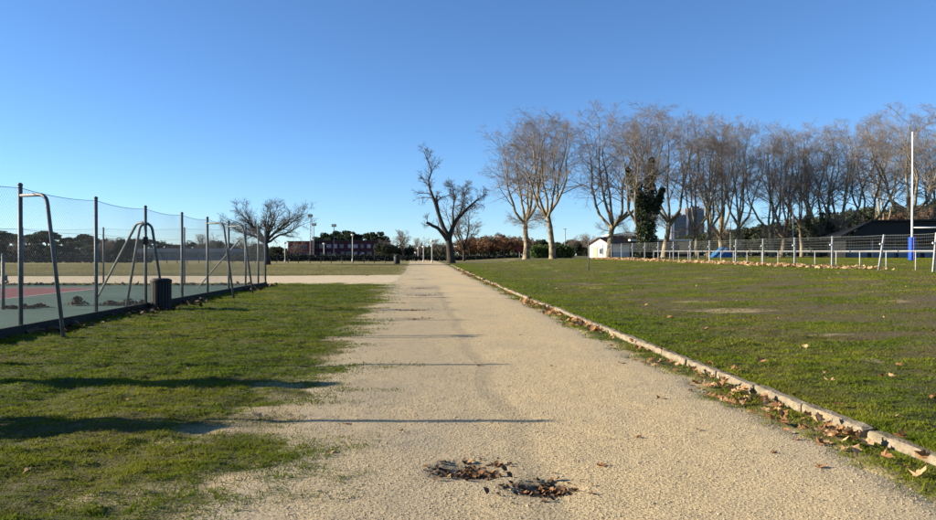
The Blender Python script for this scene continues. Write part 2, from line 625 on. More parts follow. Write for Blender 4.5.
def children(parent, g, n, tmin, ang, angs, lr, lmin, npts, rr, up, wob, env=None, tmax=1.0, flat=0.0, rmin=.01):
    P, Rr = parent
    B, m, _ = P.shape
    L = np.linalg.norm(np.diff(P, axis=1), axis=2).sum(1)
    pi = np.repeat(np.arange(B), n)
    t = tmin + (tmax - tmin) * (np.tile((np.arange(n) + .5) / n, B) + g.uniform(-.5, .5, B * n) / n)
    t = np.clip(t, 0, .995)
    f = t * (m - 1); i0 = np.floor(f).astype(int); fr = (f - i0)[:, None]
    p = P[pi, i0] * (1 - fr) + P[pi, i0 + 1] * fr
    tg = P[pi, i0 + 1] - P[pi, i0]
    tg /= np.linalg.norm(tg, axis=1, keepdims=True) + 1e-9
    r0 = (Rr[pi, i0] * (1 - fr[:, 0]) + Rr[pi, i0 + 1] * fr[:, 0])
    az = g.uniform(0, 2 * math.pi, len(pi)) + np.tile(np.arange(n) * 2.4, B)
    rf = np.where(np.abs(tg[:, 2:3]) > .9, np.array([1., 0, 0]), np.array([0, 0, 1.]))
    a = np.cross(tg, rf); a /= np.linalg.norm(a, axis=1, keepdims=True) + 1e-9
    b = np.cross(tg, a)
    th = R(ang) + g.normal(0, R(angs), len(pi))
    d = tg * np.cos(th)[:, None] + (a * np.cos(az)[:, None] + b * np.sin(az)[:, None]) * np.sin(th)[:, None]
    d[:, 2] += up
    if flat: d[:, 2] *= (1 - flat)
    d /= np.linalg.norm(d, axis=1, keepdims=True) + 1e-9
    ln = np.maximum(L[pi] * lr * (1.15 - .55 * t) * g.uniform(.65, 1.25, len(pi)), lmin)
    Q = np.zeros((len(pi), npts, 3)); Q[:, 0] = p
    dd = d.copy()
    for k in range(1, npts):
        Q[:, k] = Q[:, k - 1] + dd * (ln / (npts - 1))[:, None]
        dd = dd + g.normal(0, wob, dd.shape) + np.array([0, 0, up * .6])
        dd /= np.linalg.norm(dd, axis=1, keepdims=True) + 1e-9
    if env is not None:
        c, rad = env
        s = np.linalg.norm((Q[:, -1] - c) / rad, axis=1)
        k = np.clip(1.0 / np.maximum(s, 1.0) ** 2.2, .25, 1)
        Q = Q[:, :1] + (Q - Q[:, :1]) * k[:, None, None]
    rs = np.maximum(np.minimum(r0 * .85, r0 * rr + .0), rmin)
    tp = np.linspace(1, .35, npts)
    return Q, np.maximum(rs[:, None] * tp[None, :], rmin * .75)


def plane_tree_meshes(seed, H=22.0, fork=.28, crown=6.2, lean=(0, 0), nl=5, twig=1.0, pollard=False):
    g = np.random.default_rng(seed)
    fz = H * fork
    base = np.array([0, 0, -.25])
    pts = [base, [lean[0] * .25 + g.normal(0, .12), lean[1] * .25, fz * .33], [lean[0] * .7 + g.normal(0, .2), lean[1] * .7, fz * .72], [lean[0], lean[1], fz]]
    P, Rr = resample(pts, [.48, .35, .30, .29], 12)
    Rr[0] *= 1.25
    trunk = (P[None], Rr[None])
    lim_p, lim_r = [], []
    for k in range(nl):
        a = 2 * math.pi * (k + g.uniform(-.3, .3)) / nl
        out = crown * g.uniform(.38, .78) if k else crown * .12
        top = H * g.uniform(.80, .97)
        st = P[-1] + np.array([0, 0, -g.uniform(0, .8)])
        e = np.array([math.cos(a) * out, math.sin(a) * out, 0])
        p = [st, st + e * .42 + [0, 0, (top - fz) * .16], st + e * .62 + g.normal(0, .35, 3) + [0, 0, (top - fz) * .42],
             st + e * .85 + g.normal(0, .45, 3) + [0, 0, (top - fz) * .72], st + e + [0, 0, top - fz]]
        q, r_ = resample(p, [.20, .16, .11, .07, .02], 12)
        q[1:] += np.cumsum(g.normal(0, .07, (11, 3)), axis=0)
        lim_p.append(q); lim_r.append(r_)
    limbs = (np.array(lim_p), np.array(lim_r))
    env = (np.array([lean[0], lean[1], H * .60]), np.array([crown, crown, H * .415]))
    b2 = children(limbs, g, 10, .22, 55, 12, .42, 1.8, 7, .46, .09, .13, env, rmin=.024)
    tb = children(trunk, g, 5, .70, 72, 10, .55, 2.0, 7, .20, .05, .12, env, rmin=.028)
    b2 = (np.concatenate([b2[0], tb[0]]), np.concatenate([b2[1], tb[1]]))
    b3 = children(b2, g, 8, .16, 52, 16, .46, .8, 5, .55, .03, .16, env, rmin=.014)
    b4 = children(b3, g, 5, .15, 50, 18, .55, .6, 3, .55, .02, .18, env, rmin=.0085)
    b5 = children(b4, g, max(1, int(4 * twig)), .2, 46, 20, .60, .45, 2, .6, .0, .16, None, rmin=.0055)
    tm = wood_mesh('trunk', [trunk, limbs], [12, 7], M['plane'])
    cm = wood_mesh('crown', [b2, b3, b4, b5], [5, 4, 3, 3], M['twig'])
    return tm, cm, (trunk, limbs, b2)


def leaf_cloud(name, centers, radii, per, size, m, seed, flat=1.0, aspect=.6):
    g = np.random.default_rng(seed)
    centers = np.asarray(centers, float)
    n = len(centers) * per
    d = g.normal(0, 1, (n, 3)); d /= np.linalg.norm(d, axis=1, keepdims=True)
    rad = np.repeat(np.asarray(radii, float) * np.ones(len(centers)), per)
    p = np.repeat(centers, per, 0) + d * (rad * g.uniform(.25, 1, n) ** .5)[:, None] * np.array([1, 1, flat])
    a = g.normal(0, 1, (n, 3)); a /= np.linalg.norm(a, axis=1, keepdims=True)
    b = np.cross(a, g.normal(0, 1, (n, 3))); b /= np.linalg.norm(b, axis=1, keepdims=True)
    s = size * g.uniform(.6, 1.4, n)[:, None]
    V = np.stack([p - a * s, p + b * s * aspect, p + a * s, p - b * s * aspect], 1).reshape(-1, 3)
    return mesh_np(name, V, np.arange(n * 4), 4, m)


# plane trees in the row behind the pitch
PLANES = []
for k, (H, fork, crown, nl) in enumerate([(22, .27, 7.4, 6), (22, .30, 7.2, 6), (22, .22, 7.8, 6), (21, .20, 6.4, 5), (20, .17, 6.0, 6), (21, .24, 6.6, 5), (20, .20, 6.4, 4), (22, .30, 8.4, 7)]):
    g = np.random.default_rng(k)
    PLANES.append(plane_tree_meshes(100 + k, H, fork, crown, (g.uniform(-1.0, 1.0), g.uniform(-.8, .8)), nl))


def bare_tree(name, meshes, px, d, top, label, group=None, cat='tree', Hm=22.0, rz=None, wide=1.0):
    x = lat(px, d)
    z = float(ground_z(x, d)) - .05
    t = thing(name, label, cat, (x, d, z), group, rz if rz is not None else random.uniform(0, 6.28))
    sc = (hz(top, d) - z) / Hm
    t.scale = (sc * wide, sc * wide, sc)
    put('trunk', meshes[0], t)
    put('crown', meshes[1], t)
    return t


GP = 'bare plane trees in the row beyond the wire fence'
LP = 'bare plane tree in the crowded row beyond the wire fence'
ROW = [
    # px, depth, crown top, mesh, label, width
    (526, 112, 111, 0, 'bare plane tree with leaning pale trunk, end of the row beside green hedge', .95),
    (553, 106, 109, 1, 'bare plane tree with straight trunk standing in front of the green hedge', .95),
    (609, 110, 107, 2, 'bare plane tree with low fork in front of the white gabled house', 1.0),
    (664, 116, 111, 5, 'bare plane tree between the ivy covered tree and the tower blocks', .9),
    (697, 114, 117, 3, 'bare plane tree standing in front of the taller tower block', .85), (709, 108, 119, 6, 'bare plane tree just right of the taller tower block', .85), (722, 120, 116, 4, 'bare plane tree rising behind the small blue tent', .9), (742, 110, 121, 5, LP, .9),
    (772, 108, 126, 6, LP, .9), (782, 118, 123, 4, LP, .85), (802, 122, 128, 0, LP, .75),
    (842, 108, 123, 5, 'bare plane tree at the low end of the dark shelter roof', .95), (868, 116, 119, 6, LP, .95), (889, 128, 121, 3, LP, .8),
    (907, 104, 108, 7, 'bare plane tree with large rounded crown behind the rugby goal', 1.05),
    (935, 112, 116, 2, 'bare plane tree behind the dark shelter, right of the rugby upright', .95),
    (965, 106, 112, 0, LP, .95)]
HM = [22, 22, 22, 21, 20, 21, 20, 22]
for (px, d, top, k, lb, w) in ROW:
    bare_tree('plane_tree', PLANES[k], px, d, top, lb, GP if lb == LP else None, Hm=HM[k] * 1.0, wide=w * (1.28 if px < 690 or px > 895 else 1.12))

# two ivy-clad planes
IVR = 2.1
for (px, d, top, k, lb, zmax, per) in [(644, 100, 107, 5, 'plane tree thickly clad in dark ivy up its limbs', .72, 110), (819, 110, 121, 4, 'plane tree with ivy clad lower trunk left of the dark shelter', .34, 34)]:
    t = bare_tree('plane_tree', PLANES[k], px, d, top, lb, Hm=HM[k], rz=IVR if k == 5 else .8, wide=1.15)
    trunk, limbs, b2 = PLANES[k][2]
    H = HM[k]
    cs, rs = [], []
    if k == 5:                                  # ivy runs up three limbs like a fork
        q_ = Matrix.Rotation(-t.rotation_euler.z, 3, 'Z')
        loc = Vector(t.location); sc = Vector(t.scale)

        def LW(px, py, dy=0.0):
            w_ = q_ @ (Vector((lat(px, d), d + dy, hz(py, d))) - loc)
            return [w_.x / sc.x, w_.y / sc.y, w_.z / sc.z]
        arms = [([LW(646, 261), LW(645, 240, -.2), LW(646, 222, -.2)], [.75, .80, .70]),
                ([LW(646, 226, -.2), LW(638, 202, -.8), LW(631, 185, -1.2), LW(625, 170, -1.4)], [.60, .42, .30, .10]),
                ([LW(646, 228, -.2), LW(649, 200, -.3), LW(650, 180, -.2), LW(652, 158, 0)], [.75, .48, .34, .10]),
                ([LW(647, 226), LW(655, 210, .3), LW(661, 196, .5), LW(664, 188, .5)], [.50, .34, .24, .10]),
                ([LW(645, 224), LW(641, 200, .8), LW(641, 182, 1.2)], [.5, .35, .12])]
        lp_, lr2 = [], []
        for p_, r_ in arms:
            r_ = [x_ * 1.45 + .05 for x_ in r_]
            q, rq = resample(p_, r_, 30)
            q[1:] += np.random.default_rng(3).normal(0, .07, (29, 3))
            cs += list(q); rs += list(rq * np.random.default_rng(4).uniform(.7, 1.35, 30))
            q2, r2 = resample(p_, [x_ * .35 for x_ in r_], 10)
            lp_.append(q2); lr2.append(r2)
        put('limb', wood_mesh('limb', [(np.array(lp_), np.array(lr2))], [7], M['darkbark']), t)
    else:
        for (P, Rr) in (trunk, limbs):
            for b in range(P.shape[0]):
                q, r_ = resample(P[b], Rr[b], 46)
                for p, r0 in zip(q, r_):
                    lim = H * zmax * (1.0, .62, .9, .7, .8)[b % 5]
                    if .2 < p[2] < lim:
                        cs.append(p); rs.append(r0 + .75 * (1 - .55 * p[2] / lim) * (1 if P.shape[0] == 1 else .80))
    put('ivy', leaf_cloud('ivy', cs, rs, per, .15, M['ivy'], k), t)

# the dark, half-dead tree beside the path
d0 = 100.0; ppm = FPX / d0
bx, by = lat(451, d0), d0
bz = float(ground_z(bx, by))


def P2(px, py, dy=0.0):
    return [(px - 451) / ppm, dy, (263.5 - py) / ppm]


dark = thing('dead_tree', 'dark lopped tree with one tall bent limb beside the path', 'tree', (bx, by, bz - .05))
tr = [P2(451.5, 266), P2(450.5, 255), P2(449.5, 245), P2(448, 234)]
trunk = resample(tr, [.72, .52, .46, .42], 12)
lims = [([P2(448, 236), P2(442, 224, .3), P2(436, 205, .2), P2(429.5, 188, .5), P2(429, 179, .7), P2(432.5, 170, .6), P2(428, 158, .4), P2(425, 151, .2)], [.36, .29, .22, .16, .12, .10, .07, .03]),
        ([P2(447.5, 240), P2(444, 234, -.6), P2(439, 227.5, -1.3), P2(430, 222, -1.8)], [.34, .27, .23, .17]),
        ([P2(449, 239), P2(452, 229, .4), P2(456.5, 219, .9), P2(467, 208, 1.5), P2(478, 199, 2.0), P2(487, 193, 2.2)], [.38, .31, .26, .17, .09, .03]),
        ([P2(440, 219, .3), P2(438.5, 205, 1.0), P2(437.5, 192.5, 1.4)], [.24, .20, .13]),
        ([P2(453, 226, .4), P2(452, 212, -.5), P2(453, 196, -1.2), P2(450, 184, -1.5)], [.19, .12, .08, .025]),
        ([P2(458, 217, .9), P2(461, 206, 2.2), P2(463, 194, 3.4), P2(466, 187, 3.8)], [.16, .10, .06, .02])]
LQ = [resample(p, r_, 10) for p, r_ in lims]
g = np.random.default_rng(5)
LPs = np.array([q for q, _ in LQ]); LRs = np.array([r_ for _, r_ in LQ])
LPs[:, 1:] += np.cumsum(g.normal(0, .05, (6, 9, 3)), axis=1)
keep = [0, 2, 4, 5]
c2 = children((LPs[keep], LRs[keep]), g, 15, .38, 55, 16, .20, 1.1, 6, .40, .06, .18, rmin=.022)
c2b = children((LPs[[1, 3]], LRs[[1, 3]]), g, 4, .5, 55, 16, .3, 1.0, 6, .25, .15, .2, rmin=.02)
c2 = (np.concatenate([c2[0], c2b[0]]), np.concatenate([c2[1], c2b[1]]))
c3 = children(c2, g, 8, .2, 48, 16, .5, .6, 4, .55, .02, .18, rmin=.016)
c4 = children(c3, g, 6, .2, 44, 16, .55, .4, 3, .6, .0, .16, rmin=.012)
put('trunk', wood_mesh('trunk', [(trunk[0][None], trunk[1][None]), (LPs, LRs)], [14, 9], M['darkbark']), dark)
put('crown', wood_mesh('crown', [c2, c3, c4], [5, 4, 3], M['darktwig']), dark)

# the spreading tree beyond the corner of the court
d0 = 92.0; ppm = FPX / d0
bx, by = lat(267, d0), d0
bz = float(ground_z(bx, by))


def P3(px, py, dy=0.0):
    return [(px - 267) / ppm, dy, (264 - py) / ppm]


spread = thing('spreading_tree', 'low bare tree with wide umbrella crown beyond the court corner', 'tree', (bx, by, bz - .05))
trunk = resample([P3(267.5, 266), P3(267, 255), P3(266, 246), P3(265, 240)], [.52, .33, .30, .30], 12)
g = np.random.default_rng(11)
lp, lr_ = [], []
for (ex, ey, dy, mx, my) in [(226, 217, 1, 247, 228), (240, 208, -2, 254, 224), (262, 206, 2.5, 262, 224), (283, 206, -2.5, 273, 224), (305, 211, 1, 284, 227), (300, 219, -3, 280, 231), (231, 226, 3, 249, 234), (272, 209, 4.5, 268, 226), (251, 208, -3.5, 258, 226), (293, 207, 2.5, 279, 225), (238, 212, 2, 251, 228), (272, 204, -1, 269, 222), (306, 222, 0, 287, 231), (227, 222, -2, 246, 232)]:
    q, r_ = resample([P3(265.5, 242), P3((265 + mx) / 2, (240 + my) / 2 - 1.5, dy * .25), P3(mx, my, dy * .55), P3((mx + ex) / 2, (my + ey) / 2 - 1.2, dy * .8), P3(ex, ey, dy)], [.17, .13, .09, .05, .018], 10)
    q[1:] += np.cumsum(g.normal(0, .05, (9, 3)), axis=0)
    lp.append(q); lr_.append(r_)
limbs = (np.array(lp), np.array(lr_))
c2 = children(limbs, g, 12, .25, 40, 12, .30, .9, 6, .5, .08, .10, rmin=.020)
c3 = children(c2, g, 8, .2, 42, 14, .5, .5, 4, .55, .04, .10, rmin=.011)
c4 = children(c3, g, 4, .2, 42, 14, .55, .4, 3, .6, .02, .10, rmin=.0075)
put('trunk', wood_mesh('trunk', [(trunk[0][None], trunk[1][None]), limbs], [12, 7], M['darkbark']), spread)
put('crown', wood_mesh('crown', [c2, c3, c4], [5, 4, 3], M['darktwig']), spread)

# further bare trees
SMALL = []
for k in range(3):
    g = np.random.default_rng(300 + k)
    P, Rr = resample([[0, 0, -.2], [.1, 0, 1.2], [g.normal(0, .2), 0, 2.4]], [.24, .18, .15], 8)
    trunk = (P[None], Rr[None])
    limbs = children(trunk, g, 7, .55, 38, 8, 2.6, 3.0, 8, .6, .28, .08, rmin=.05)
    b2 = children(limbs, g, 9, .2, 48, 12, .45, 1.0, 6, .5, .10, .15, rmin=.028)
    b3 = children(b2, g, 6, .2, 46, 14, .5, .5, 4, .55, .06, .16, rmin=.018)
    b4 = children(b3, g, 4, .2, 44, 14, .55, .35, 3, .6, .0, .16, rmin=.014)
    allz = max(b4[0][:, :, 2].max(), limbs[0][:, :, 2].max())
    SMALL.append((wood_mesh('trunk', [trunk, limbs], [8, 5], M['darkbark']), wood_mesh('crown', [b2, b3, b4], [4, 3, 3], M['twig']), allz))
for (px, d, top, k, lb) in [(464, 128, 196, 0, 'bare forked tree standing just behind the dark lopped tree'), (404, 175, 229, 1, 'small bare tree by the far end of the gravel path'),
                            (420, 160, 236, 2, 'low bare tree behind the white lamp posts')]:
    bare_tree('bare_tree', SMALL[k][:2], px, d, top, lb, Hm=SMALL[k][2], wide=1.0)
GB = 'bare trees in the far belt'
for (px, d, top, k) in [(385, 190, 236, 0), (440, 170, 238, 1), (207, 165, 232, 2), (246, 170, 236, 1), (296, 165, 238, 0), (632, 150, 226, 1), (590, 165, 232, 2), (572, 170, 234, 0), (104, 170, 236, 2), (16, 175, 236, 0)]:
    bare_tree('bare_tree', SMALL[k][:2], px, d, top, 'small bare tree in the far tree belt', GB, Hm=SMALL[k][2], wide=1.3)

# ------------------------------------------------------------------ evergreen belts
EVER = []
for k in range(4):                             # umbrella pines
    g = np.random.default_rng(400 + k)
    cs, rs = [], []
    for i in range(34):
        a = g.uniform(0, 6.28); r_ = 3.3 * math.sqrt(g.uniform(0, 1))
        cs.append((r_ * math.cos(a), r_ * math.sin(a), 6.6 + 2.4 * (1 - (r_ / 3.3) ** 2) + g.uniform(-1.5, .3))); rs.append(g.uniform(.6, 1.1))
    mb = MB(); mb.tube([(0, 0, -.3), (.1, 0, 3), (.25, .1, 5.5), (.1, .2, 8.2)], [.34, .26, .2, .08], 8)
    for i in range(6):
        a = i * 1.05 + k
        mb.tube([(.2, .1, 5 + .35 * i), (1.1 * math.cos(a), 1.1 * math.sin(a), 6.6 + .2 * i), (2.2 * math.cos(a), 2.2 * math.sin(a), 7.8)], [.1, .07, .03], 5)
    EVER.append((mesh_from('trunk', mb.v, mb.f, M['darkbark'], True), leaf_cloud('crown', cs, rs, 150, .20, M['pine'], 400 + k, .7), 9.9))
for k in range(4):                             # rounded evergreen oaks and shrubs
    g = np.random.default_rng(420 + k)
    cs, rs = [], []
    for i in range(46):
        a = g.uniform(0, 6.28); c_ = g.uniform(-.75, 1); s_ = math.sqrt(max(0, 1 - c_ * c_)) * g.uniform(.5, 1)
        cs.append((3.6 * s_ * math.cos(a), 3.6 * s_ * math.sin(a), 4.6 + 3.7 * c_ * g.uniform(.7, 1))); rs.append(g.uniform(.7, 1.4))
    mb = MB(); mb.tube([(0, 0, -.3), (.1, 0, 2), (0, .1, 5)], [.32, .25, .1], 8)
    for i in range(5):
        a = i * 1.26 + k
        mb.tube([(.05, 0, 2 + .3 * i), (1.2 * math.cos(a), 1.2 * math.sin(a), 3.6 + .2 * i), (2.4 * math.cos(a), 2.4 * math.sin(a), 5.2)], [.12, .08, .03], 5)
    EVER.append((mesh_from('trunk', mb.v, mb.f, M['darkbark'], True), leaf_cloud('crown', cs, rs, 130, .23, M['oak'], 420 + k), 9.0))
BEE = []
for k in range(3):                             # low trees holding on to brown leaves
    g = np.random.default_rng(440 + k)
    cs, rs = [], []
    for i in range(36):
        a = g.uniform(0, 6.28); r_ = 2.6 * math.sqrt(g.uniform(0, 1))
        cs.append((r_ * math.cos(a), r_ * math.sin(a), 2.3 + 2.6 * g.uniform(0, 1) * (1 - .4 * (r_ / 2.6) ** 2))); rs.append(g.uniform(.5, .9))
    mb = MB(); mb.tube([(0, 0, -.3), (.05, 0, 1.5), (0, .1, 4)], [.20, .15, .05], 7)
    for i in range(6):
        a = i * 1.05 + k
        mb.tube([(.03, 0, 1.5 + .1 * i), (1.0 * math.cos(a), 1.0 * math.sin(a), 2.6 + .1 * i), (1.9 * math.cos(a), 1.9 * math.sin(a), 3.6)], [.08, .05, .02], 5)
    BEE.append((mesh_from('trunk', mb.v, mb.f, M['darkbark'], True), leaf_cloud('crown', cs, rs, 75, .15, M['beech'], 440 + k), 5.4))


def leafy(name, kit, px, d, top, label, group, cat='tree', wide=1.0):
    x = lat(px, d); z = float(base_z(x, d)) - .1
    t = thing(name, label, cat, (x, d, z), group, random.uniform(0, 6.28))
    sc = (hz(top, d) - z) / kit[2]
    t.scale = (sc * wide, sc * wide, sc)
    put('trunk', kit[0], t); put('crown', kit[1], t)
    return t


LBp, GBp = 'dark pine in the evergreen belt beyond the hard court', 'pines beyond the hard court'
for (px, d, top) in [(-12, 190, 226), (8, 205, 231), (28, 200, 232), (46, 190, 229), (64, 205, 235), (82, 195, 232), (98, 210, 237), (150, 215, 238), (-30, 200, 228)]:
    leafy('pine_tree', EVER[random.randrange(4)], px, d, top, LBp, GBp, wide=1.5)
LBo, GBo = 'rounded dark evergreen in the belt behind the far field', 'evergreens behind the far field'
for (px, d, top) in [(2, 180, 241), (22, 185, 243), (38, 182, 242), (56, 180, 243), (74, 185, 240), (92, 180, 243), (112, 188, 240), (122, 200, 238), (136, 205, 237), (164, 215, 241), (176, 222, 243), (190, 215, 241), (204, 212, 243), (216, 215, 240), (230, 205, 242), (243, 210, 244), (258, 205, 243), (276, 215, 245), (-14, 180, 240)]:
    leafy('evergreen_tree', EVER[4 + random.randrange(4)], px, d, top, LBo, GBo, wide=1.4)
LBm = 'umbrella pine rising above the maroon building'
for k, (px, d, top, w) in enumerate([(325, 226, 231, 1.25), (340, 232, 228, 1.1), (350, 228, 229, 1.1), (362, 230, 231, 1.2), (376, 226, 230, 1.3)]):
    leafy('pine_tree', EVER[k % 4], px, d, top, LBm, 'pines above the maroon building', wide=w)
for (px, d, top) in [(384, 190, 241), (392, 200, 243), (402, 215, 246), (412, 230, 247), (424, 215, 245), (436, 195, 243), (446, 190, 244)]:
    leafy('evergreen_tree', EVER[4 + random.randrange(4)], px, d, top, 'dark evergreen closing the far end of the gravel path', 'evergreens at the end of the path', wide=1.3)
for k, (px, d, top) in enumerate([(459, 150, 239), (470, 145, 237), (480, 150, 236), (490, 143, 235), (499, 150, 236), (508, 146, 235), (518, 152, 236), (528, 150, 237), (478, 160, 235), (500, 163, 233)]):
    leafy('beech_tree', BEE[k % 3], px, d, top, 'low tree holding brown leaves in the row beyond the lawn', 'brown leaved trees beyond the lawn', wide=1.0)
for (px, d, top) in [(468, 185, 240), (486, 190, 238), (505, 188, 238), (524, 190, 240), (541, 180, 239), (557, 178, 241), (573, 185, 238), (586, 190, 239), (632, 180, 238), (650, 185, 234), (668, 190, 238), (680, 188, 236), (692, 185, 233), (706, 180, 232), (717, 176, 230), (728, 175, 229), (740, 172, 227)]:
    leafy('evergreen_tree', EVER[4 + random.randrange(4)], px, d, top, 'dark evergreen beyond the low white building and hedge', 'evergreens beyond the low building', wide=1.35)
for (px, d, top) in [(752, 160, 225), (766, 158, 223), (782, 162, 220), (798, 160, 218), (815, 158, 214), (832, 160, 213), (850, 156, 207), (864, 160, 206), (880, 155, 209), (898, 165, 203), (918, 160, 202), (938, 165, 199), (958, 160, 200)]:
    leafy('evergreen_tree', EVER[4 + random.randrange(4)], px, d, top, 'tall dark evergreen behind the plane tree row and shelter', 'evergreens behind the plane row', wide=1.2)
for (px, d, top) in [(888, 140, 214), (912, 142, 210), (934, 140, 208), (956, 142, 210)]:
    leafy('beech_tree', BEE[random.randrange(3)], px, d, top, 'brown leaved tree rising over the dark shelter roof', 'brown trees over the shelter', wide=.9)


g = np.random.default_rng(88)
n = 3600
wx = g.uniform(-400, 300, n); wy = g.uniform(250, 275, n)
wz = base_z(wx, wy) + g.uniform(0, 1, n) * (2.2 + 2.6 * fbm(wx * .12, wx * 0 + 2, 66))
o = put('far_wood', leaf_cloud('far_wood', np.stack([wx, wy, wz], -1), 1.2, 15, .52, M['oak'], 89))
props(o, 'far dark wood closing the horizon behind all trees', 'wood', kind='stuff')


def hedge(name, px0, px1, d, h, depth, m, label, seed, size=.14, dens=60):
    x0, x1 = lat(px0, d), lat(px1, d)
    z = float(base_z((x0 + x1) / 2, d))
    g = np.random.default_rng(seed)
    n = int((x1 - x0) * dens * max(h, 1))
    t = thing(name, label, 'hedge', ((x0 + x1) / 2, d, z))
    cs = np.stack([g.uniform(x0, x1, n) - (x0 + x1) / 2, g.uniform(-depth / 2, depth / 2, n), g.uniform(.05, h - .15, n) * (1 + .12 * np.sin(np.linspace(0, 40, n)))], -1)
    put('foliage', leaf_cloud('foliage', cs, .22, 4, size, m, seed), t)
    mb = MB()
    k = max(3, int((x1 - x0) / 1.5))
    for i in range(k):
        x = (x0 - (x0 + x1) / 2) + (x1 - x0) * (i + .5) / k
        mb.tube([(x, 0, -.2), (x + .1, .1, h * .4), (x - .1, 0, h * .85)], [.05, .04, .015], 5)
    put('stems', mesh_from('stems', mb.v, mb.f, M['darkbark']), t)['kind'] = 'stuff'


hedge('hedge', 531, 573, 122, 2.1, 1.6, M['hedge'], 'clipped bright green hedge behind two bare plane trees', 61, .16, 90)
hedge('hedge', -40, 152, 112, 1.45, 1.2, M['darkhedge'], 'long low dark hedge beyond the field behind the court', 62, .15, 60)
hedge('hedge', 226, 398, 135, 1.3, 1.0, M['darkhedge'], 'low dark hedge in front of the maroon building', 63, .16, 55)
hedge('hedge', 400, 530, 142, 1.0, 1.0, M['darkhedge'], 'low dark hedge under the brown leaved trees', 64, .16, 55)


# ------------------------------------------------------------------ buildings
def building(name, px0, px1, d, top, depth, label, wallm, roofm, base_py=None, win=None, winm='glass', rz=0.0, over=.3, roof_h=.25):
    x0, x1 = lat(px0, d), lat(px1, d)
    cx = (x0 + x1) / 2
    z = float(base_z(cx, d)) - .1
    h = hz(top, d) - z
    w = x1 - x0
    t = thing(name, label, 'building', (cx, d, z), rz=rz)
    BASE[t.name] = Vector((0, 0, 0))
    MB().box((0, depth / 2, h / 2), (w, depth, h)).build('wall', wallm, t, world=False)
    MB().box((0, depth / 2, h + roof_h / 2), (w + 2 * over, depth + 2 * over, roof_h)).build('roof', roofm, t, world=False)
    if win:
        for (fx, fz, ww, wh) in win:
            o = MB().box((fx * w / 2, -.02, fz * h), (ww + .16, .06, wh + .16)).build('window', M['greyseat'], t, world=False)
            MB().box((fx * w / 2, -.06, fz * h), (ww, .05, wh)).build('pane', M[winm if random.random() < .35 else 'glass'], o, world=False)
    return t, w, h, depth


# maroon building
rw = []
for i in range(11):
    for j in (.30, .72):
        rw.append((-.92 + i * .184 + random.uniform(-.02, .02), j, random.choice([.7, .9, 1.2]), random.choice([.9, 1.1])))
tb, w, h, dp = building('maroon_building', 312, 386, 205, 241, 12, 'long two storey maroon clad building below the umbrella pines', M['redwall'], M['darkroof'], win=rw, winm='paleglass')
tb, w, h, dp = building('red_building', 288, 311, 200, 242, 12, 'small bright red clad building next to the maroon one', M['redpanel'], M['darkroof'], win=[(-.6, .3, 1.2, 1.2), (0, .3, 1.2, 1.2), (.6, .3, 1.2, 1.2), (-.4, .72, 1.5, 1.1), (.4, .72, 1.5, 1.1)])
# long low slate-grey sports hall
tb, w, h, dp = building('sports_hall', 138, 226, 158, 252, 14, 'long low blue grey hall beyond the field behind the court', M['slate'], M['roofgrey'],
                        win=[(-.9 + .2 * i, .55, 1.1, .8) for i in range(10)], over=.6, roof_h=.8)
# white gabled house
d = 132.0
x0, x1 = lat(590, d), lat(608, d)
cx = (x0 + x1) / 2; z = float(base_z(cx, d)) - .1
t = thing('gabled_house', 'white gabled house behind the plane tree with low fork', 'house', (cx, d, z), rz=-.75)
BASE[t.name] = Vector((0, 0, 0))
w = (x1 - x0) * 1.25; he = hz(243, d) - z; ha = hz(238, d) - z
MB().prism([(-w / 2, 0, 0), (w / 2, 0, 0), (w / 2, 0, he), (0, 0, ha), (-w / 2, 0, he)], (0, 0, 0), (0, 9, 0)).build('wall', M['house'], t, world=False)
mb = MB()
for s in (-1, 1):
    mb.add([(0, -.35, ha + .16), (s * (w / 2 + .35), -.35, he - .18), (s * (w / 2 + .35), 9.3, he - .18), (0, 9.3, ha + .16),
            (0, -.35, ha + .02), (s * (w / 2 + .35), -.35, he - .32), (s * (w / 2 + .35), 9.3, he - .32), (0, 9.3, ha + .02)],
           [(0, 1, 2, 3), (7, 6, 5, 4), (0, 4, 5, 1), (1, 5, 6, 2), (2, 6, 7, 3), (3, 7, 4, 0)])
mb.build('roof', M['tile'], t, world=False)
o = MB().box((.5, -.03, he * .45), (.9, .08, 1.1)).build('window', M['white'], t, world=False)
MB().box((.5, -.08, he * .45), (.74, .06, .94)).build('pane', M['glass'], o, world=False)
o = MB().box((-.8, -.03, 1.05), (.95, .08, 2.1)).build('door', M['beige'], t, world=False)
# long flat-roofed building with white fascias
d = 136.0
x0, x1 = lat(610, d), lat(692, d)
cx = (x0 + x1) / 2; z = float(base_z(cx, d)) - .1
t = thing('low_building', 'long flat roofed building with white fascia behind ivy clad tree', 'building', (cx, d, z))
BASE[t.name] = Vector((0, 0, 0))
w = x1 - x0; h = hz(241, d) - z
MB().box((0, 4, h / 2), (w, 8, h)).build('wall', M['darkroof'], t, world=False)
MB().box((w * .12, 4, h + .17), (w * .76, 8.8, .34)).build('fascia', M['white'], t, world=False)
MB().box((-.32 * w, 4.5, h + .55), (w * .34, 6, 1.0)).build('upper_storey', M['darkroof'], t, world=False)
MB().box((-.32 * w, 4.5, h + 1.17), (w * .36, 6.6, .26)).build('upper_fascia', M['white'], t, world=False)
MB().box((-w * .02, -.05, 1.5), (2.0, .12, 1.9)).build('rendered_panel', M['cream'], t, world=False)
MB().box((w * .40, -.05, 1.75), (2.3, .12, 2.3)).build('shutter', M['beige'], t, world=False)
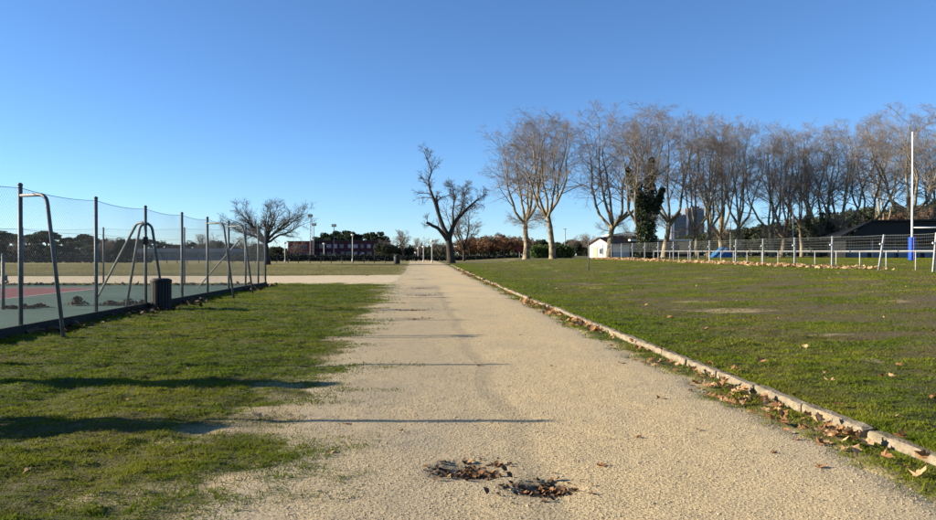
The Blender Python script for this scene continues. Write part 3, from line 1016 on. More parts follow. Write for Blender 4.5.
for i, fx in enumerate([-.42, -.33, -.24, -.15, .10, .17, .24, .31]):
    o = MB().box((fx * w, -.03, 1.7), (1.2, .08, 1.4)).build('window', M['white'], t, world=False)
    MB().box((fx * w, -.09, 1.7), (1.04, .06, 1.24)).build('pane', M['glass'], o, world=False)
# tower blocks
for (px0, px1, top, lb) in [(686, 704, 208, 'taller grey tower block with painted sunlit strip far behind the plane trees'), (672, 685, 215, 'shorter grey tower block beside the taller one')]:
    d = 620.0
    x0, x1 = lat(px0, d), lat(px1, d); cx = (x0 + x1) / 2
    z = float(base_z(cx, d)) - .5
    h = hz(top, d) - z; w = x1 - x0
    t = thing('tower_block', lb, 'tower', (cx, d, z), rz=-.05)
    BASE[t.name] = Vector((0, 0, 0))
    MB().box((0, 6, h / 2), (w, 12, h)).build('wall', M['tower'], t, world=False)
    MB().box((-w / 2 - .3, 5.8, h / 2 - .1), (.6, 13, h)).build('gable', M['tower'], t, world=False)
    MB().box((-w / 2 + 1.0, -.35, h / 2), (1.7, .6, h)).build('sunlit_strip', M['towersunlit'], t, world=False)  # added white strip, painted like the sunlit side of the block
    MB().box((w * .1, 6, h + .9), (w * .4, 5, 1.8)).build('roof_plant', M['tower'], t, world=False)
    nf = int(h // 3)
    for j in range(nf):
        MB().box((1.2, -.1, 1.8 + j * 3), (w - 4.0, .25, 1.5)).build('window', M['glass'], t, world=False)

# dark shelter / stand
d = 92.0
z = float(base_z(lat(880, d), d)) - .15
xl, xr_ = lat(846, d), lat(1040, d)
t = thing('spectator_shelter', 'long black open fronted shelter behind the rugby goal', 'shelter', (xl, d, z))
BASE[t.name] = Vector((0, 0, 0))
L = xr_ - xl
hr = hz(220, d) - z; he = hz(236, d) - z
x_top = lat(870, d) - xl
# hipped roof: low at its left end, level ridge beyond
f0, f1 = -.6, 5.0
v = [(-1.0, f0, he), (x_top, f0, hr), (L, f0, hr + .2), (L, f1, hr - .6), (x_top, f1, hr - .8), (-1.0, f1, he - .1)]
v2 = [(a, b, c - .22) for a, b, c in v]
MB().add(v + v2, [(0, 1, 4, 5), (1, 2, 3, 4), (11, 10, 7, 6), (10, 9, 8, 7), (0, 6, 7, 1), (1, 7, 8, 2), (2, 8, 9, 3), (3, 9, 10, 4), (4, 10, 11, 5), (5, 11, 6, 0)]).build('roof', M['blackmetal'], t, world=False)
MB().add([(0, .0, he - .25), (x_top, .0, hr - .3), (L, .0, hr - .1), (L, .0, he - .5), (0, .0, he - .5), (0, .12, he - .25), (x_top, .12, hr - .3), (L, .12, hr - .1), (L, .12, he - .5), (0, .12, he - .5)],
         [(4, 3, 2, 1, 0), (5, 6, 7, 8, 9), (0, 1, 6, 5), (3, 4, 9, 8), (4, 0, 5, 9), (2, 3, 8, 7)]).build('fascia', M['blackmetal'], t, world=False)
MB().box((L / 2, 4.7, he / 2), (L, .2, he - .1)).build('back_wall', M['blackmetal'], t, world=False)
MB().box((.1, 2.3, he / 2), (.18, 4.4, he - .3)).build('side_wall', M['blackmetal'], t, world=False)
for i in range(9):
    MB().box((.6 + i * 2.9, .3, he / 2 - .2), (.14, .14, he - .3)).build('post', M['lightpost'] if i % 3 == 1 else M['galv'], t, world=False)
for j in range(3):
    MB().box((L / 2 + .4, 2.0 + j * .9, .35 + .42 * j), (L - 1.2, .5, .1)).build('bench', M['greyseat'], t, world=False)
    MB().box((L / 2 + .4, 2.36 + j * .9, .2 + .42 * j), (L - 1.2, .12, .4 + .84 * j * .5)).build('bench_riser', M['greyseat'], t, world=False)
for i in range(7):
    MB().box((2.0 + i * 3.4, 1.2, .55), (2.8, .08, .95)).build('front_panel', M['greyseat'], t, world=False)

# ------------------------------------------------------------------ rugby goal
d = 65.0
gx = lat(912, d); z = surf_z(gx, d)
t = thing('rugby_goal', 'white rugby goal with blue padded uprights behind wire fence', 'goal', (gx, d, z))
for k, (xo, ph) in enumerate([(0, hz(132, d) - z), (5.6, hz(132, d) - z)]):
    MB().tube([(gx + xo, d, z - .2), (gx + xo, d, z + 3.2), (gx + xo, d, z + ph)], [.085, .08, .055], 14).build('upright', M['white'], t, True)
    mb = MB()
    mb.box((gx + xo, d, z + 1.08), (.46, .46, 2.1), bevel=.05)
    o = mb.build('post_pad', M['blue'], t)
    MB().box((gx + xo, d - .235, z + 1.08), (.02, .015, 2.0)).build('pad_seam', M['white'], o)
MB().tube([(gx + .05, d, z + 3.0), (gx + 5.55, d, z + 3.0)], .07, 12).build('crossbar', M['white'], t, True)

# ------------------------------------------------------------------ wire fence on the right, leaf bank, hand rail


def fence_x(y):
    return 26.67 - .095 * y


t = thing('wire_fence', 'tall wire fence on pale leaning posts along the right lawn', 'fence', (fence_x(36), 36, float(ground_z(fence_x(36), 36))))
posts = []
k = 0
yy = [27.8, 31.9, 36.0, 40.1, 44.4, 48.6, 52.8, 57.1, 61.9, 66.0, 70.1, 74.2, 78.3, 82.4, 86.5, 90.6, 94.7]
for y in yy:
    x = fence_x(y); zz = float(ground_z(x, y))
    lean = {40.1: .30, 36.0: .17}.get(y, random.uniform(-.03, .05))
    hgt = 1.98
    top = (x + lean, y + random.uniform(-.04, .04), zz + hgt)
    a_ = math.atan2(lean, hgt)
    o = MB().box((x + lean / 2, y, zz + hgt / 2 - .1), (.105, .085, hgt + .2), ry=a_, bevel=.012).build('post', M['lightpost'], t)
    zc = 1.45
    MB().box((x + lean * zc / hgt - .10, y - .05, zz + zc), (.16, .07, .09)).build('clip', M['white'], o)
    posts.append((x, y, zz, lean, hgt))
for i in range(len(posts) - 1):
    a, b = posts[i], posts[i + 1]
    for hh in (.98, 1.12, 1.27, 1.43, 1.60, 1.78, 1.93):
        pts = []
        for s in np.linspace(0, 1, 6):
            x = (a[0] + a[3] * hh / a[4]) * (1 - s) + (b[0] + b[3] * hh / b[4]) * s
            y = a[1] * (1 - s) + b[1] * s
            pts.append((x, y - .05, (a[2] * (1 - s) + b[2] * s) + hh - .10 * s * (1 - s) * random.uniform(.4, 1.2)))
        MB().tube(pts, .006 if hh < 1.9 else .012, 4, False).build('wire', M['galv'], t)
    # welded mesh between the wires
    mb = MB()
    for s in np.linspace(.02, .98, 34):
        x = (a[0] + a[3] * .7) * (1 - s) + (b[0] + b[3] * .7) * s; y = a[1] * (1 - s) + b[1] * s; zz = a[2] * (1 - s) + b[2] * s
        mb.tube([(x, y - .045, zz + .96), (x, y - .045, zz + 1.9)], .0014, 3, False)
    mb.build('mesh_panel', M['wire'], t, kind='stuff')

t = thing('pitch_rail', 'white tubular hand rail on short posts around rugby pitch', 'railing', (fence_x(36) + 1.1, 36, float(ground_z(fence_x(36) + 1.1, 36))))
y = 27.0; prev = None
while y < 80:
    x = fence_x(y) + 1.1; zz = float(ground_z(x, y))
    MB().tube([(x, y, zz - .15), (x, y, zz + 1.03)], .026, 8).build('post', M['rail'], t, True)
    if prev:
        MB().tube([prev, (x, y, zz + 1.05)], .028, 8).build('rail', M['rail'], t, True)
    prev = (x, y, zz + 1.05)
    y += 2.35

# lone steel pole
d = 52.0; x = lat(588.5, d); zz = float(ground_z(x, d))
t = thing('steel_pole', 'lone thin grey steel pole standing in the right lawn', 'pole', (x, d, zz))
MB().tube([(x, d, zz - .2), (x, d, zz + 2.32)], .045, 10).build('shaft', M['galv'], t, True)
MB().tube([(x, d, zz + 2.32), (x, d, zz + 2.36)], [.055, .03], 10).build('cap', M['galv'], t, True)
MB().box((x, d - .06, zz + 1.2), (.07, .05, .12)).build('cleat', M['galv'], t)

# blue tarpaulin tent
d = 100.0; x0, x1 = lat(714, d), lat(735, d); zz = float(ground_z((x0 + x1) / 2, d))
t = thing('tarpaulin_tent', 'small blue ridge tent with white stripe behind the wire fence', 'tent', ((x0 + x1) / 2, d, zz))
w = x1 - x0; cx = (x0 + x1) / 2; hh = 1.45
mb = MB()
mb.prism([(x0, d, zz - .05), (x1, d, zz - .05), (cx + .55, d, zz + hh * .93), (cx + .15, d, zz + hh)], (0, 0, 0), (0, 2.4, 0))
o = mb.build('canopy', M['tent'], t)
mb = MB()
mb.add([(x0 + .35, d - .015, zz), (x0 + .75, d - .015, zz), (cx + .42, d - .015, zz + hh * .88), (cx + .14, d - .015, zz + hh * .93)], [(0, 1, 2, 3)])
mb.build('stripe', M['white'], o)


# ------------------------------------------------------------------ lamp posts and masts
def lamp(px, d, top, label, group, arm=0):
    x = lat(px, d); zz = surf_z(x, d)
    h = hz(top, d) - zz
    t = thing('lamp_post', label, 'lamp', (x, d, zz), group)
    MB().tube([(x, d, zz - .1), (x, d, zz + h * .12)], .13, 10).build('base', M['rail'], t, True)
    MB().tube([(x, d, zz), (x, d, zz + h - .3)], [.085, .06], 10).build('shaft', M['rail'], t, True)
    MB().tube([(x, d, zz + h - .32), (x, d, zz + h - .2), (x, d, zz + h - .02), (x, d, zz + h)], [.12, .26, .24, .08], 12).build('lantern', M['lampglass'], t, True)


for (px, d, top) in [(432, 105, 240), (423.5, 125, 246), (418, 150, 247.5), (415.5, 175, 252)]:
    lamp(px, d, top, 'white lamp post along the right edge of the far path', 'white lamp posts by the path')
for (px, d, top) in [(352.5, 118, 234), (324, 140, 243), (285, 120, 242)]:
    lamp(px, d, top, 'white lamp post in front of the red and maroon buildings', 'white lamp posts by the buildings')


def mast(px, d, top, label, heads, lattice):
    x = lat(px, d); zz = surf_z(x, d); h = hz(top, d) - zz
    t = thing('floodlight_mast', label, 'floodlight', (x, d, zz))
    if lattice:
        mb = MB()
        for k in range(3):
            a = k * 2.094 + .4
            mb.tube([(x + .45 * math.cos(a), d + .45 * math.sin(a), zz - .1), (x + .14 * math.cos(a), d + .14 * math.sin(a), zz + h)], .035, 6)
        n = 14
        for i in range(n):
            for k in range(3):
                a = k * 2.094 + .4; b = a + 2.094
                r0 = .45 - .31 * i / n; r1 = .45 - .31 * (i + 1) / n
                mb.tube([(x + r0 * math.cos(a), d + r0 * math.sin(a), zz + h * i / n), (x + r1 * math.cos(b), d + r1 * math.sin(b), zz + h * (i + 1) / n)], .018, 4)
        mb.build('lattice_shaft', M['lightpost'], t)
    else:
        MB().tube([(x, d, zz - .1), (x, d, zz + h)], [.10, .06], 10).build('shaft', M['galv'], t, True)
    for (ox, oz) in heads:
        o = MB().box((x + ox, d, zz + h + oz), (.95, .3, .5), rx=.4).build('floodlight', M['bin'], t)
        MB().box((x + ox, d - .17, zz + h + oz), (.8, .03, .38), rx=.4).build('lens', M['lampglass'], o)
        if ox: MB().tube([(x, d, zz + h + oz - .25), (x + ox, d, zz + h + oz - .2)], .03, 6).build('arm', M['galv'], t)


mast(311, 150, 216, 'tall lattice floodlight mast right of the spreading tree', [(-.15, .1)], True)
mast(314, 153, 225, 'shorter pole with single floodlight right beside the lattice mast', [(0, .1)], False)
mast(334, 150, 226, 'thin floodlight pole in front of the umbrella pines', [(0, .1)], False)
for (px, d, top, lb) in [(730.5, 120, 222, 'plain pale pole among the plane trunks above the blue tent'), (793, 100, 209, 'tall plain grey pole behind the wire fence among plane trees'),
                         (565, 125, 229, 'thin pale pole above the green hedge')]:
    x = lat(px, d); zz = surf_z(x, d); h = hz(top, d) - zz
    t = thing('utility_pole', lb, 'pole', (x, d, zz))
    MB().tube([(x, d, zz - .2), (x, d, zz + h)], [.12, .08], 10).build('shaft', M['lightpost'], t, True)
    MB().box((x, d, zz + h), (.5, .09, .09)).build('cross_arm', M['galv'], t)
# small red and white notice by the leaning plane
d = 110.0; x = lat(519.5, d); zz = surf_z(x, d)
t = thing('notice_board', 'small red notice board beside the leaning pale trunk', 'sign', (x, d, zz))
MB().tube([(x, d, zz - .1), (x, d, zz + 2.0)], .04, 8).build('post', M['lightpost'], t, True)
MB().box((x, d - .05, zz + 1.55), (.62, .04, .85)).build('panel', M['redpanel'], t)

# dark litter bin at the end of the field by the path
d = 98.0; x = lat(397, d); zz = surf_z(x, d)
t = thing('path_bin', 'small dark litter bin at left edge of far path', 'bin', (x, d, zz))
MB().tube([(x, d, zz - .02), (x, d, zz + .1), (x, d, zz + .95), (x, d, zz + 1.05)], [.38, .42, .47, .44], 14).build('body', M['bin'], t, True)
MB().tube([(x, d, zz + 1.05), (x, d, zz + 1.25)], [.5, .2], 14).build('lid', M['bin'], t, True)

# low wire fence across the far field
t = thing('field_fence', 'low wire fence on small dark posts across far field', 'fence', (-35, 104, float(ground_z(-35, 104))))
x = -72.0; prev = None
while x < -10.5:
    y = 104.0; zz = float(ground_z(x, y))
    MB().tube([(x, y, zz - .15), (x + random.uniform(-.06, .06), y, zz + .95)], .055, 6).build('post', M['darkbark'], t)
    if prev is not None:
        for hh in (.45, .85):
            MB().tube([(prev[0], y, prev[1] + hh), (x, y, zz + hh)], .012, 4, False).build('wire', M['wire'], t)
    prev = (x, zz)
    x += 1.6 + random.uniform(-.15, .15)

# ------------------------------------------------------------------ court fence on the left
FH = 2.9
FU = -7.75


def fx(y):
    return FU - SL * y


f0 = fx(14)
cf = thing('court_fence', 'tall mesh fence on grey steel posts round the court', 'fence', (f0, 14, 0))
side = [-.6, 3.2, 6.9, 10.3, 13.95, 17.2, 20.3, 23.4, 26.2, 29.1, 31.9, 34.4, 36.0]
tops = []
for y in side:
    x = fx(y)
    o = MB().tube([(x, y, -.1), (x, y, FH)], .042, 10).build('post', M['galv'], cf, True)
    MB().tube([(x, y, FH), (x, y, FH + .02), (x, y, FH + .05)], [.05, .05, .02], 10).build('cap', M['galv'], o, True)
    tops.append((x, y))
ends = []
x = fx(36.0)
k = 0
while x > -40:
    x -= 4.05
    ends.append((x, 36.0))
    o = MB().tube([(x, 36.0, -.1), (x, 36.0, FH)], .042, 8).build('post', M['galv'], cf, True)
    MB().tube([(x, 36.0, FH), (x, 36.0, FH + .04)], [.05, .03], 8).build('cap', M['galv'], o, True)


def mesh_net(a, b, h0, h1, pitch, r, name='mesh_panel'):
    ax, ay = a; bx_, by_ = b
    W = math.hypot(bx_ - ax, by_ - ay)
    ex, ey = (bx_ - ax) / W, (by_ - ay) / W
    H = h1 - h0
    P = []
    for sgn in (1, -1):
        k0 = -H if sgn > 0 else 0
        s = k0 + pitch / 2
        while s < (W if sgn > 0 else W + H):
            # line x = s + sgn*z
            z0, z1 = 0, H
            if sgn > 0:
                z0 = max(0, -s); z1 = min(H, W - s)
            else:
                z0 = max(0, s - W); z1 = min(H, s)
            if z1 - z0 > .05:
                P.append([[s + sgn * z0, z0], [s + sgn * z1, z1]])
            s += pitch
    P = np.array(P)
    sag = lambda q: -.05 * 4 * (q / W) * (1 - q / W)
    n = 4
    T_ = np.linspace(0, 1, n)
    Q = P[:, :1] * (1 - T_)[None, :, None] + P[:, 1:] * T_[None, :, None]
    w_ = Q[..., 0]; hh = Q[..., 1]
    bulge = .03 * np.sin(w_ * 2.1 + hh * 1.7 + ax)
    XYZ = np.stack([ax + ex * w_ - ey * bulge, ay + ey * w_ + ex * bulge, h0 + hh + sag(w_) * (hh / H)], -1)
    v, q = tube_rings(XYZ, np.full(XYZ.shape[:2], r), 3)
    v = v - np.array(BASE[cf.name])
    o = put(name, mesh_np(name, v, q, 4, M['wire']), cf)
    o['kind'] = 'stuff'


for i in range(len(tops) - 1):
    a, b = tops[i], tops[i + 1]
    mesh_net(a, b, .12, FH - .06, .075, .0016)
    pts = [(a[0] * (1 - s) + b[0] * s, a[1] * (1 - s) + b[1] * s, FH - .05 - .10 * 4 * s * (1 - s) * .6) for s in np.linspace(0, 1, 9)]
    MB().tube(pts, .007, 4, False).build('top_wire', M['wire'], cf)
    pts = [(a[0] * (1 - s) + b[0] * s, a[1] * (1 - s) + b[1] * s, 2.05 - .03 * 4 * s * (1 - s)) for s in np.linspace(0, 1, 5)]
    MB().tube(pts, .004, 4, False).build('line_wire', M['wire'], cf)
ee = [tops[-1]] + ends
for i in range(len(ee) - 1):
    a, b = ee[i], ee[i + 1]
    mesh_net(a, b, .12, FH - .06, .12, .0018)
    MB().tube([(a[0], a[1], FH - .05), ((a[0] + b[0]) / 2, a[1], FH - .1), (b[0], b[1], FH - .05)], .007, 4, False).build('top_wire', M['wire'], cf)


def bent(p_top, arm, foot, r=.036):
    """arm leaves the post level, bends with a radius and runs down to the foot"""
    p0 = Vector(p_top); a = p0 + Vector(arm); f = Vector(foot)
    d1 = (a - p0).normalized(); d2 = (f - a).normalized()
    rad = .20
    s = a - d1 * rad; e = a + d2 * rad
    pts = [p0, s]
    for k in range(1, 6):
        t_ = k / 6
        pts.append(s * (1 - t_) ** 2 + a * 2 * t_ * (1 - t_) + e * t_ ** 2)
    pts += [e, f]
    MB().tube(pts, r, 10).build('brace', M['galv'], cf, True)


for y in (13.95, 26.2, 29.1):
    x = fx(y)
    fxx, fyy = x + 1.15, y - .55
    bent((x, y, 2.70), (.68, -.30, 0), (fxx, fyy, float(ground_z(fxx, fyy)) - .1))
y = 20.3; x = fx(y)
bent((x, y, 2.46), (-.32, .18, 0), (-13.3, 25.8, 0.0))
bent((x, y, 2.44), (-.12, -.05, 0), (x - .40, y - .35, 0.0))
bent((x, y, 2.44), (.16, .02, 0), (x + .50, y + .1, float(ground_z(x + .5, y + .1)) - .1))
MB().box((x + .03, y - .06, 1.95), (.10, .10, .22)).build('junction_box', M['bin'], cf)
y = 31.9; x = fx(y)
bent((x, y, 2.3), (-.3, .3, 0), (x - 2.6, y + 1.2, 0.0), .03)
# edging under the fence, near-black colour standing in for the shade there
for i in range(len(tops) - 1):
    a, b = tops[i], tops[i + 1]
    mx_, my_ = (a[0] + b[0]) / 2, (a[1] + b[1]) / 2
    Ln = math.hypot(b[0] - a[0], b[1] - a[1])
    MB().box((mx_ + .06, my_, .07), (.045, Ln - .012, .26), rz=math.atan(SL)).build('shade_edging', M['shadeplinth'], cf)

# post of the court's net on the inside
t = thing('net_post', 'short grey net post on the green hard court', 'post', (lat(3, 20.3), 20.3, .012))
BX, BYY = lat(3, 20.3), 20.3
MB().tube([(BX, BYY, -.1), (BX, BYY, 1.55)], .045, 10).build('shaft', M['galv'], t, True)
MB().tube([(BX, BYY, 1.55), (BX, BYY, 1.60)], [.055, .02], 10).build('cap', M['galv'], t, True)
MB().box((BX + .07, BYY, .9), (.08, .06, .16)).build('winder', M['galv'], t)

# litter bin by the fence
bd = 20.4; bxx = lat(161, bd); bzz = float(ground_z(bxx, bd)) - .03
t = thing('litter_bin', 'dark slatted round litter bin beside the court fence', 'bin', (bxx, bd, bzz))
rb, hb = .27, .86
MB().tube([(bxx, bd, bzz - .03), (bxx, bd, bzz + hb - .06)], [rb - .045, rb - .03], 20).build('liner', M['bin'], t, True)
for k in range(20):
    a = 2 * math.pi * k / 20
    c_, s_ = math.cos(a), math.sin(a)
    MB().box((bxx + (rb - .008) * c_, bd + (rb - .008) * s_, bzz + hb / 2), (.028, .066, hb - .02), rz=a, bevel=.006).build('slat', M['bin'], t)
ring = []
for zz in (.14, hb - .05):
    pts = [(bxx + (rb + .012) * math.cos(a), bd + (rb + .012) * math.sin(a), bzz + zz) for a in np.linspace(0, 2 * math.pi, 25)]
    MB().tube(pts, .014, 6, False).build('hoop', M['bin'], t, True)
MB().tube([(bxx, bd, bzz + hb - .03), (bxx, bd, bzz + hb + .01), (bxx, bd, bzz + hb + .05)], [rb + .02, rb + .02, rb - .08], 20).build('rim', M['bin'], t, True)

# ------------------------------------------------------------------ two plants out of frame whose shadows cross the left lawn
for (name, x, y, H, rad, stem, lb, seed) in [('conical_shrub', -7.0, 6.6, 1.62, .62, .05, 'dense conical shrub on the left lawn in front of fence', 71), ('young_tree', -6.9, 8.75, 1.78, .30, .55, 'young columnar tree with clear stem near the court fence', 72)]:
    zz = float(ground_z(x, y))
    t = thing(name, lb, 'shrub', (x, y, zz))
    g = np.random.default_rng(seed)
    cs, rs = [], []
    for i in range(110):
        hfrac = g.uniform(0, 1) ** .9
        zc = stem + (H - stem - .1) * hfrac
        if seed == 71: rr_ = rad * (1 - hfrac * .85)
        else: rr_ = rad * math.sin(math.pi * (.12 + .85 * hfrac)) ** .7
        a = g.uniform(0, 6.28); q = rr_ * math.sqrt(g.uniform(0, 1))
        cs.append((q * math.cos(a), q * math.sin(a), zc)); rs.append(.13)
    put('foliage', leaf_cloud('foliage', cs, rs, 60, .03, M['shrub'], seed), t)
    mb = MB(); mb.tube([(0, 0, -.1), (.01, 0, H * .5), (0, .01, H * .85)], [.045, .035, .012], 8)
    put('stem', mesh_from('stem', mb.v, mb.f, M['darkbark'], True), t)

# ------------------------------------------------------------------ fallen leaves


def leaf_shape(seed):
    rr = random.Random(seed)
    n = 15
    lob = [1.0, .68, .86, .60, .76, .50, .56, .36]
    out = []
    for i in range(n):
        a = math.pi / 2 + 2 * math.pi * i / n
        k = min(i, n - i)
        r_ = lob[k] * rr.uniform(.85, 1.1)
        out.append((r_ * math.cos(a) * .9, r_ * math.sin(a), 0))
    v = [(0, 0, 0)] + out
    c1, c2_ = rr.uniform(.4, 1.1), rr.uniform(-.5, .6)
    v = [(x, y, c1 * x * x + c2_ * y * y * .6 + .22 * abs(x) * rr.uniform(-.6, 1.0)) for x, y, z in v]
    zmin = min(p[2] for p in v)
    v = [(x * .09, y * .09, (z - zmin) * .09) for x, y, z in v]
    f = [(0, i + 1, (i + 1) % n + 1) for i in range(n)]
    # stalk
    k = len(v)
    v += [(.003, -.045, v[0][2]), (-.003, -.045, v[0][2]), (.002, -.12, .012)]
    f.append((k, k + 1, k + 2))
    return v, f


LV = [leaf_shape(s) for s in range(8)]
LME = []
for s, (v, f) in enumerate(LV):
    LME.append((mesh_from('leaf', v, f, M['leaf']), mesh_from('leaf', v, f, M['leaf2'])))


def leaf_at(x, y, parent, s=1.0, tilt=.35, lift=0.0, pale=.4):
    off = BASE[parent.name]
    k = random.randrange(len(LME))
    eu = Matrix.Rotation(random.uniform(0, 6.28), 3, 'Z') @ Matrix.Rotation(random.gauss(0, tilt), 3, 'X') @ Matrix.Rotation(random.gauss(0, tilt), 3, 'Y')
    low = min((eu @ Vector(v)).z for v in LV[k][0]) * s
    z = surf_z(x, y) - low + lift - .004
    o = put('leaf', LME[k][1 if random.random() < pale else 0], parent, (x - off.x, y - off.y, z - off.z), eu.to_euler(), s)


kl = thing('leaf_drift', 'curled brown plane leaves gathered along the kerb', 'leaves', (3.3, 8, 0))
n = 0
CL = [(5.3, .22, 5), (5.85, .15, 9), (6.35, .22, 26), (7.05, .14, 8), (7.55, .16, 20), (8.15, .25, 26), (8.9, .4, 12), (10.2, .25, 18), (11.6, .5, 8), (13.5, .8, 8), (17, 2.0, 8)]
for (yc, sp, k) in CL:
    for i in range(k):
        y = random.gauss(yc, sp)
        u = KU0 - .05 - abs(random.gauss(0, .24))
        leaf_at(u - SL * y, y, kl, random.uniform(.5, 1.0), .34, random.uniform(.0, .03), .4)
for i in range(12):
    y = random.uniform(5.5, 11); u = random.uniform(KU0 - .1, KU1 + .2)
    x = u - SL * y
    put('leaf', random.choice(LME)[0], kl, (x - 3.3, y - 8, max(float(base_z(x, y)), .075) + .03), (random.gauss(0, .3), random.gauss(0, .3), random.uniform(0, 6)), random.uniform(.6, 1))
pl = thing('path_leaves', 'few single brown leaves lying scattered on gravel path', 'leaves', (0, 8, 0))
for (px, py) in [(552, 368), (660, 400), (700, 432), (775, 455), (820, 470), (400, 432), (345, 425), (640, 440), (480, 368), (520, 336), (600, 470), (330, 455), (690, 385)]:
    d = CAM_H * FPX / (py - HOR)
    leaf_at(lat(px, d), d, pl, random.uniform(.4, .65), .12, 0, .1)
rl = thing('lawn_leaves', 'loose plane leaves scattered over the right lawn', 'leaves', (10, 14, 0))
for i in range(85):
    d = 5.5 * (40 / 5.5) ** random.random()
    u = random.uniform(4.3, 4.3 + min(.5 + .75 * d, 20))
    x = u - SL * d
    leaf_at(x, d, rl, random.uniform(.6, 1.1), .3, .012, .7)
lw = thing('fence_leaves', 'pale leaves and litter scattered on left lawn by fence', 'leaves', (-6, 14, 0))
for (px, py) in [(188, 370), (126, 405), (28, 475), (258, 420), (280, 360), (215, 352), (118, 320), (112, 319), (108, 322), (102, 325), (84, 328), (90, 330), (130, 316), (150, 314)]:
    d = CAM_H * FPX / (py - HOR)
    leaf_at(lat(px, d), d, lw, random.uniform(.45, .8), .3, .02, .9)


def scatter_leaves(name, pts, sizes, m, seed, lift=.01, tilt=.5):
    g = np.random.default_rng(seed)
    n = len(pts)
    base = np.array([[0, 0, 0], [0, 1, .0], [.62, .45, .15], [.85, -.2, .35], [.2, -.6, 0], [-.5, -.45, .3], [-.75, .3, .25], [-.4, .7, .1]]) * .08
    tri = np.array([[0, 1, 2], [0, 2, 3], [0, 3, 4], [0, 4, 5], [0, 5, 6], [0, 6, 7], [0, 7, 1]]) * 1
    tri = tri[:, ::-1]
    az = g.uniform(0, 6.28, n); tx = g.normal(0, tilt, n); ty = g.normal(0, tilt, n)
    v = base[None] * np.asarray(sizes)[:, None, None]
    x = v[..., 0]; y = v[..., 1]; z = v[..., 2]
    z = z + x * np.sin(tx)[:, None] + y * np.sin(ty)[:, None]
    c, s = np.cos(az)[:, None], np.sin(az)[:, None]
    V = np.stack([x * c - y * s, x * s + y * c, z], -1)
    V[..., 2] -= V[..., 2].min(1, keepdims=True)
    V += np.asarray(pts)[:, None, :]
    V[..., 2] += lift
    idx = (tri.reshape(-1)[None] + (np.arange(n) * 8)[:, None]).reshape(-1)
    return mesh_np(name, V.reshape(-1, 3), idx, 3, m)


g = np.random.default_rng(77)
# bank of leaves at the foot of the wire fence
n = 5200
yy_ = 38 + (96 - 38) * g.uniform(0, 1, n) ** .8
side_ = g.normal(0, .42, n)
xx_ = fence_x(yy_) - .3 + side_
keepm = g.uniform(0, 1, n) < (.25 + .75 * S(.35, .55, vnoise(yy_ * .55, yy_ * 0, 3))) * S(37, 46, yy_)
xx_, yy_, side_ = xx_[keepm], yy_[keepm], side_[keepm]
zz_ = ground_z(xx_, yy_) + .16 * np.exp(-(side_ / .4) ** 2) * g.uniform(0, 1, len(xx_))
o = put('leaf_bank', scatter_leaves('leaf_bank', np.stack([xx_, yy_, zz_], -1), g.uniform(.8, 1.7, len(xx_)), M['leaf2'], 1))
props(o, 'bank of orange brown leaves blown against the wire fence', 'leaves', kind='stuff')
# far kerb litter
n = 700
yy_ = 10 + 60 * g.uniform(0, 1, n) ** 1.7
uu = KU0 - .05 - np.abs(g.normal(0, .22, n))
keepm = vnoise(yy_ * .8, yy_ * 0, 9) > .45
xx_ = (uu - SL * yy_)[keepm]; yy_ = yy_[keepm]
zz_ = np.array([surf_z(a, b) for a, b in zip(xx_, yy_)])
o = put('kerb_litter', scatter_leaves('kerb_litter', np.stack([xx_, yy_, zz_], -1), g.uniform(.5, 1.1, len(xx_)), M['leaf'], 2))
props(o, 'small leaf scraps along the far stretch of the kerb', 'leaves', kind='stuff')
# rotten leaves and bark scraps in the potholes and along the middle of the path
pts = []
for (hx, hy, ra, rb_, dp_), cnt in zip(HOLES, (260, 300, 90, 90, 80, 100, 70)):
    for i in range(cnt):
        a = g.uniform(0, 6.28); q = abs(g.normal(0, .52))
        x, y = hx + ra * q * math.cos(a), hy + rb_ * q * math.sin(a)
        pts.append((x, y, surf_z(x, y)))
for i in range(90):
    y = 14 + 40 * g.uniform() ** 1.3; u = g.normal(.2, .5)
    if vnoise(y * .5, 0., 8) > .5: pts.append((u - SL * y, y, surf_z(u - SL * y, y)))
pts = np.array(pts)
o = put('pothole_debris', scatter_leaves('pothole_debris', pts, g.uniform(.08, .34, len(pts)), M['leafdark'], 3, .001, .45))
props(o, 'rotting dark leaves and scraps filling the path potholes', 'leaves', kind='stuff')
sel = g.uniform(0, 1, len(pts)) < .28
o = put('pothole_leaves', scatter_leaves('pothole_leaves', pts[sel], g.uniform(.10, .36, sel.sum()), M['leaf'], 4, .006, .5))
props(o, 'lighter brown leaf scraps on top of the pothole debris', 'leaves', kind='stuff')
# litter along the court fence, inside and out
pts, sz = [], []
for i in range(900):
    y = 14 + 22 * g.uniform()
    side_ = g.normal(.25, .28)
    if vnoise(y * .6, 1.0, 12) < .38: continue
    x = fx(y) + side_
    pts.append((x, y, surf_z(x, y))); sz.append(g.uniform(.5, 1.2))
for i in range(500):
    x = fx(36) - 30 * g.uniform(); y = 35.7 + g.normal(0, .18)
    pts.append((x, y, max(.012, surf_z(x, y)))); sz.append(g.uniform(.7, 1.6))
o = put('court_litter', scatter_leaves('court_litter', np.array(pts), np.array(sz), M['leafdark'], 5))
props(o, 'dark leaf litter along the foot of the court fence', 'leaves', kind='stuff')
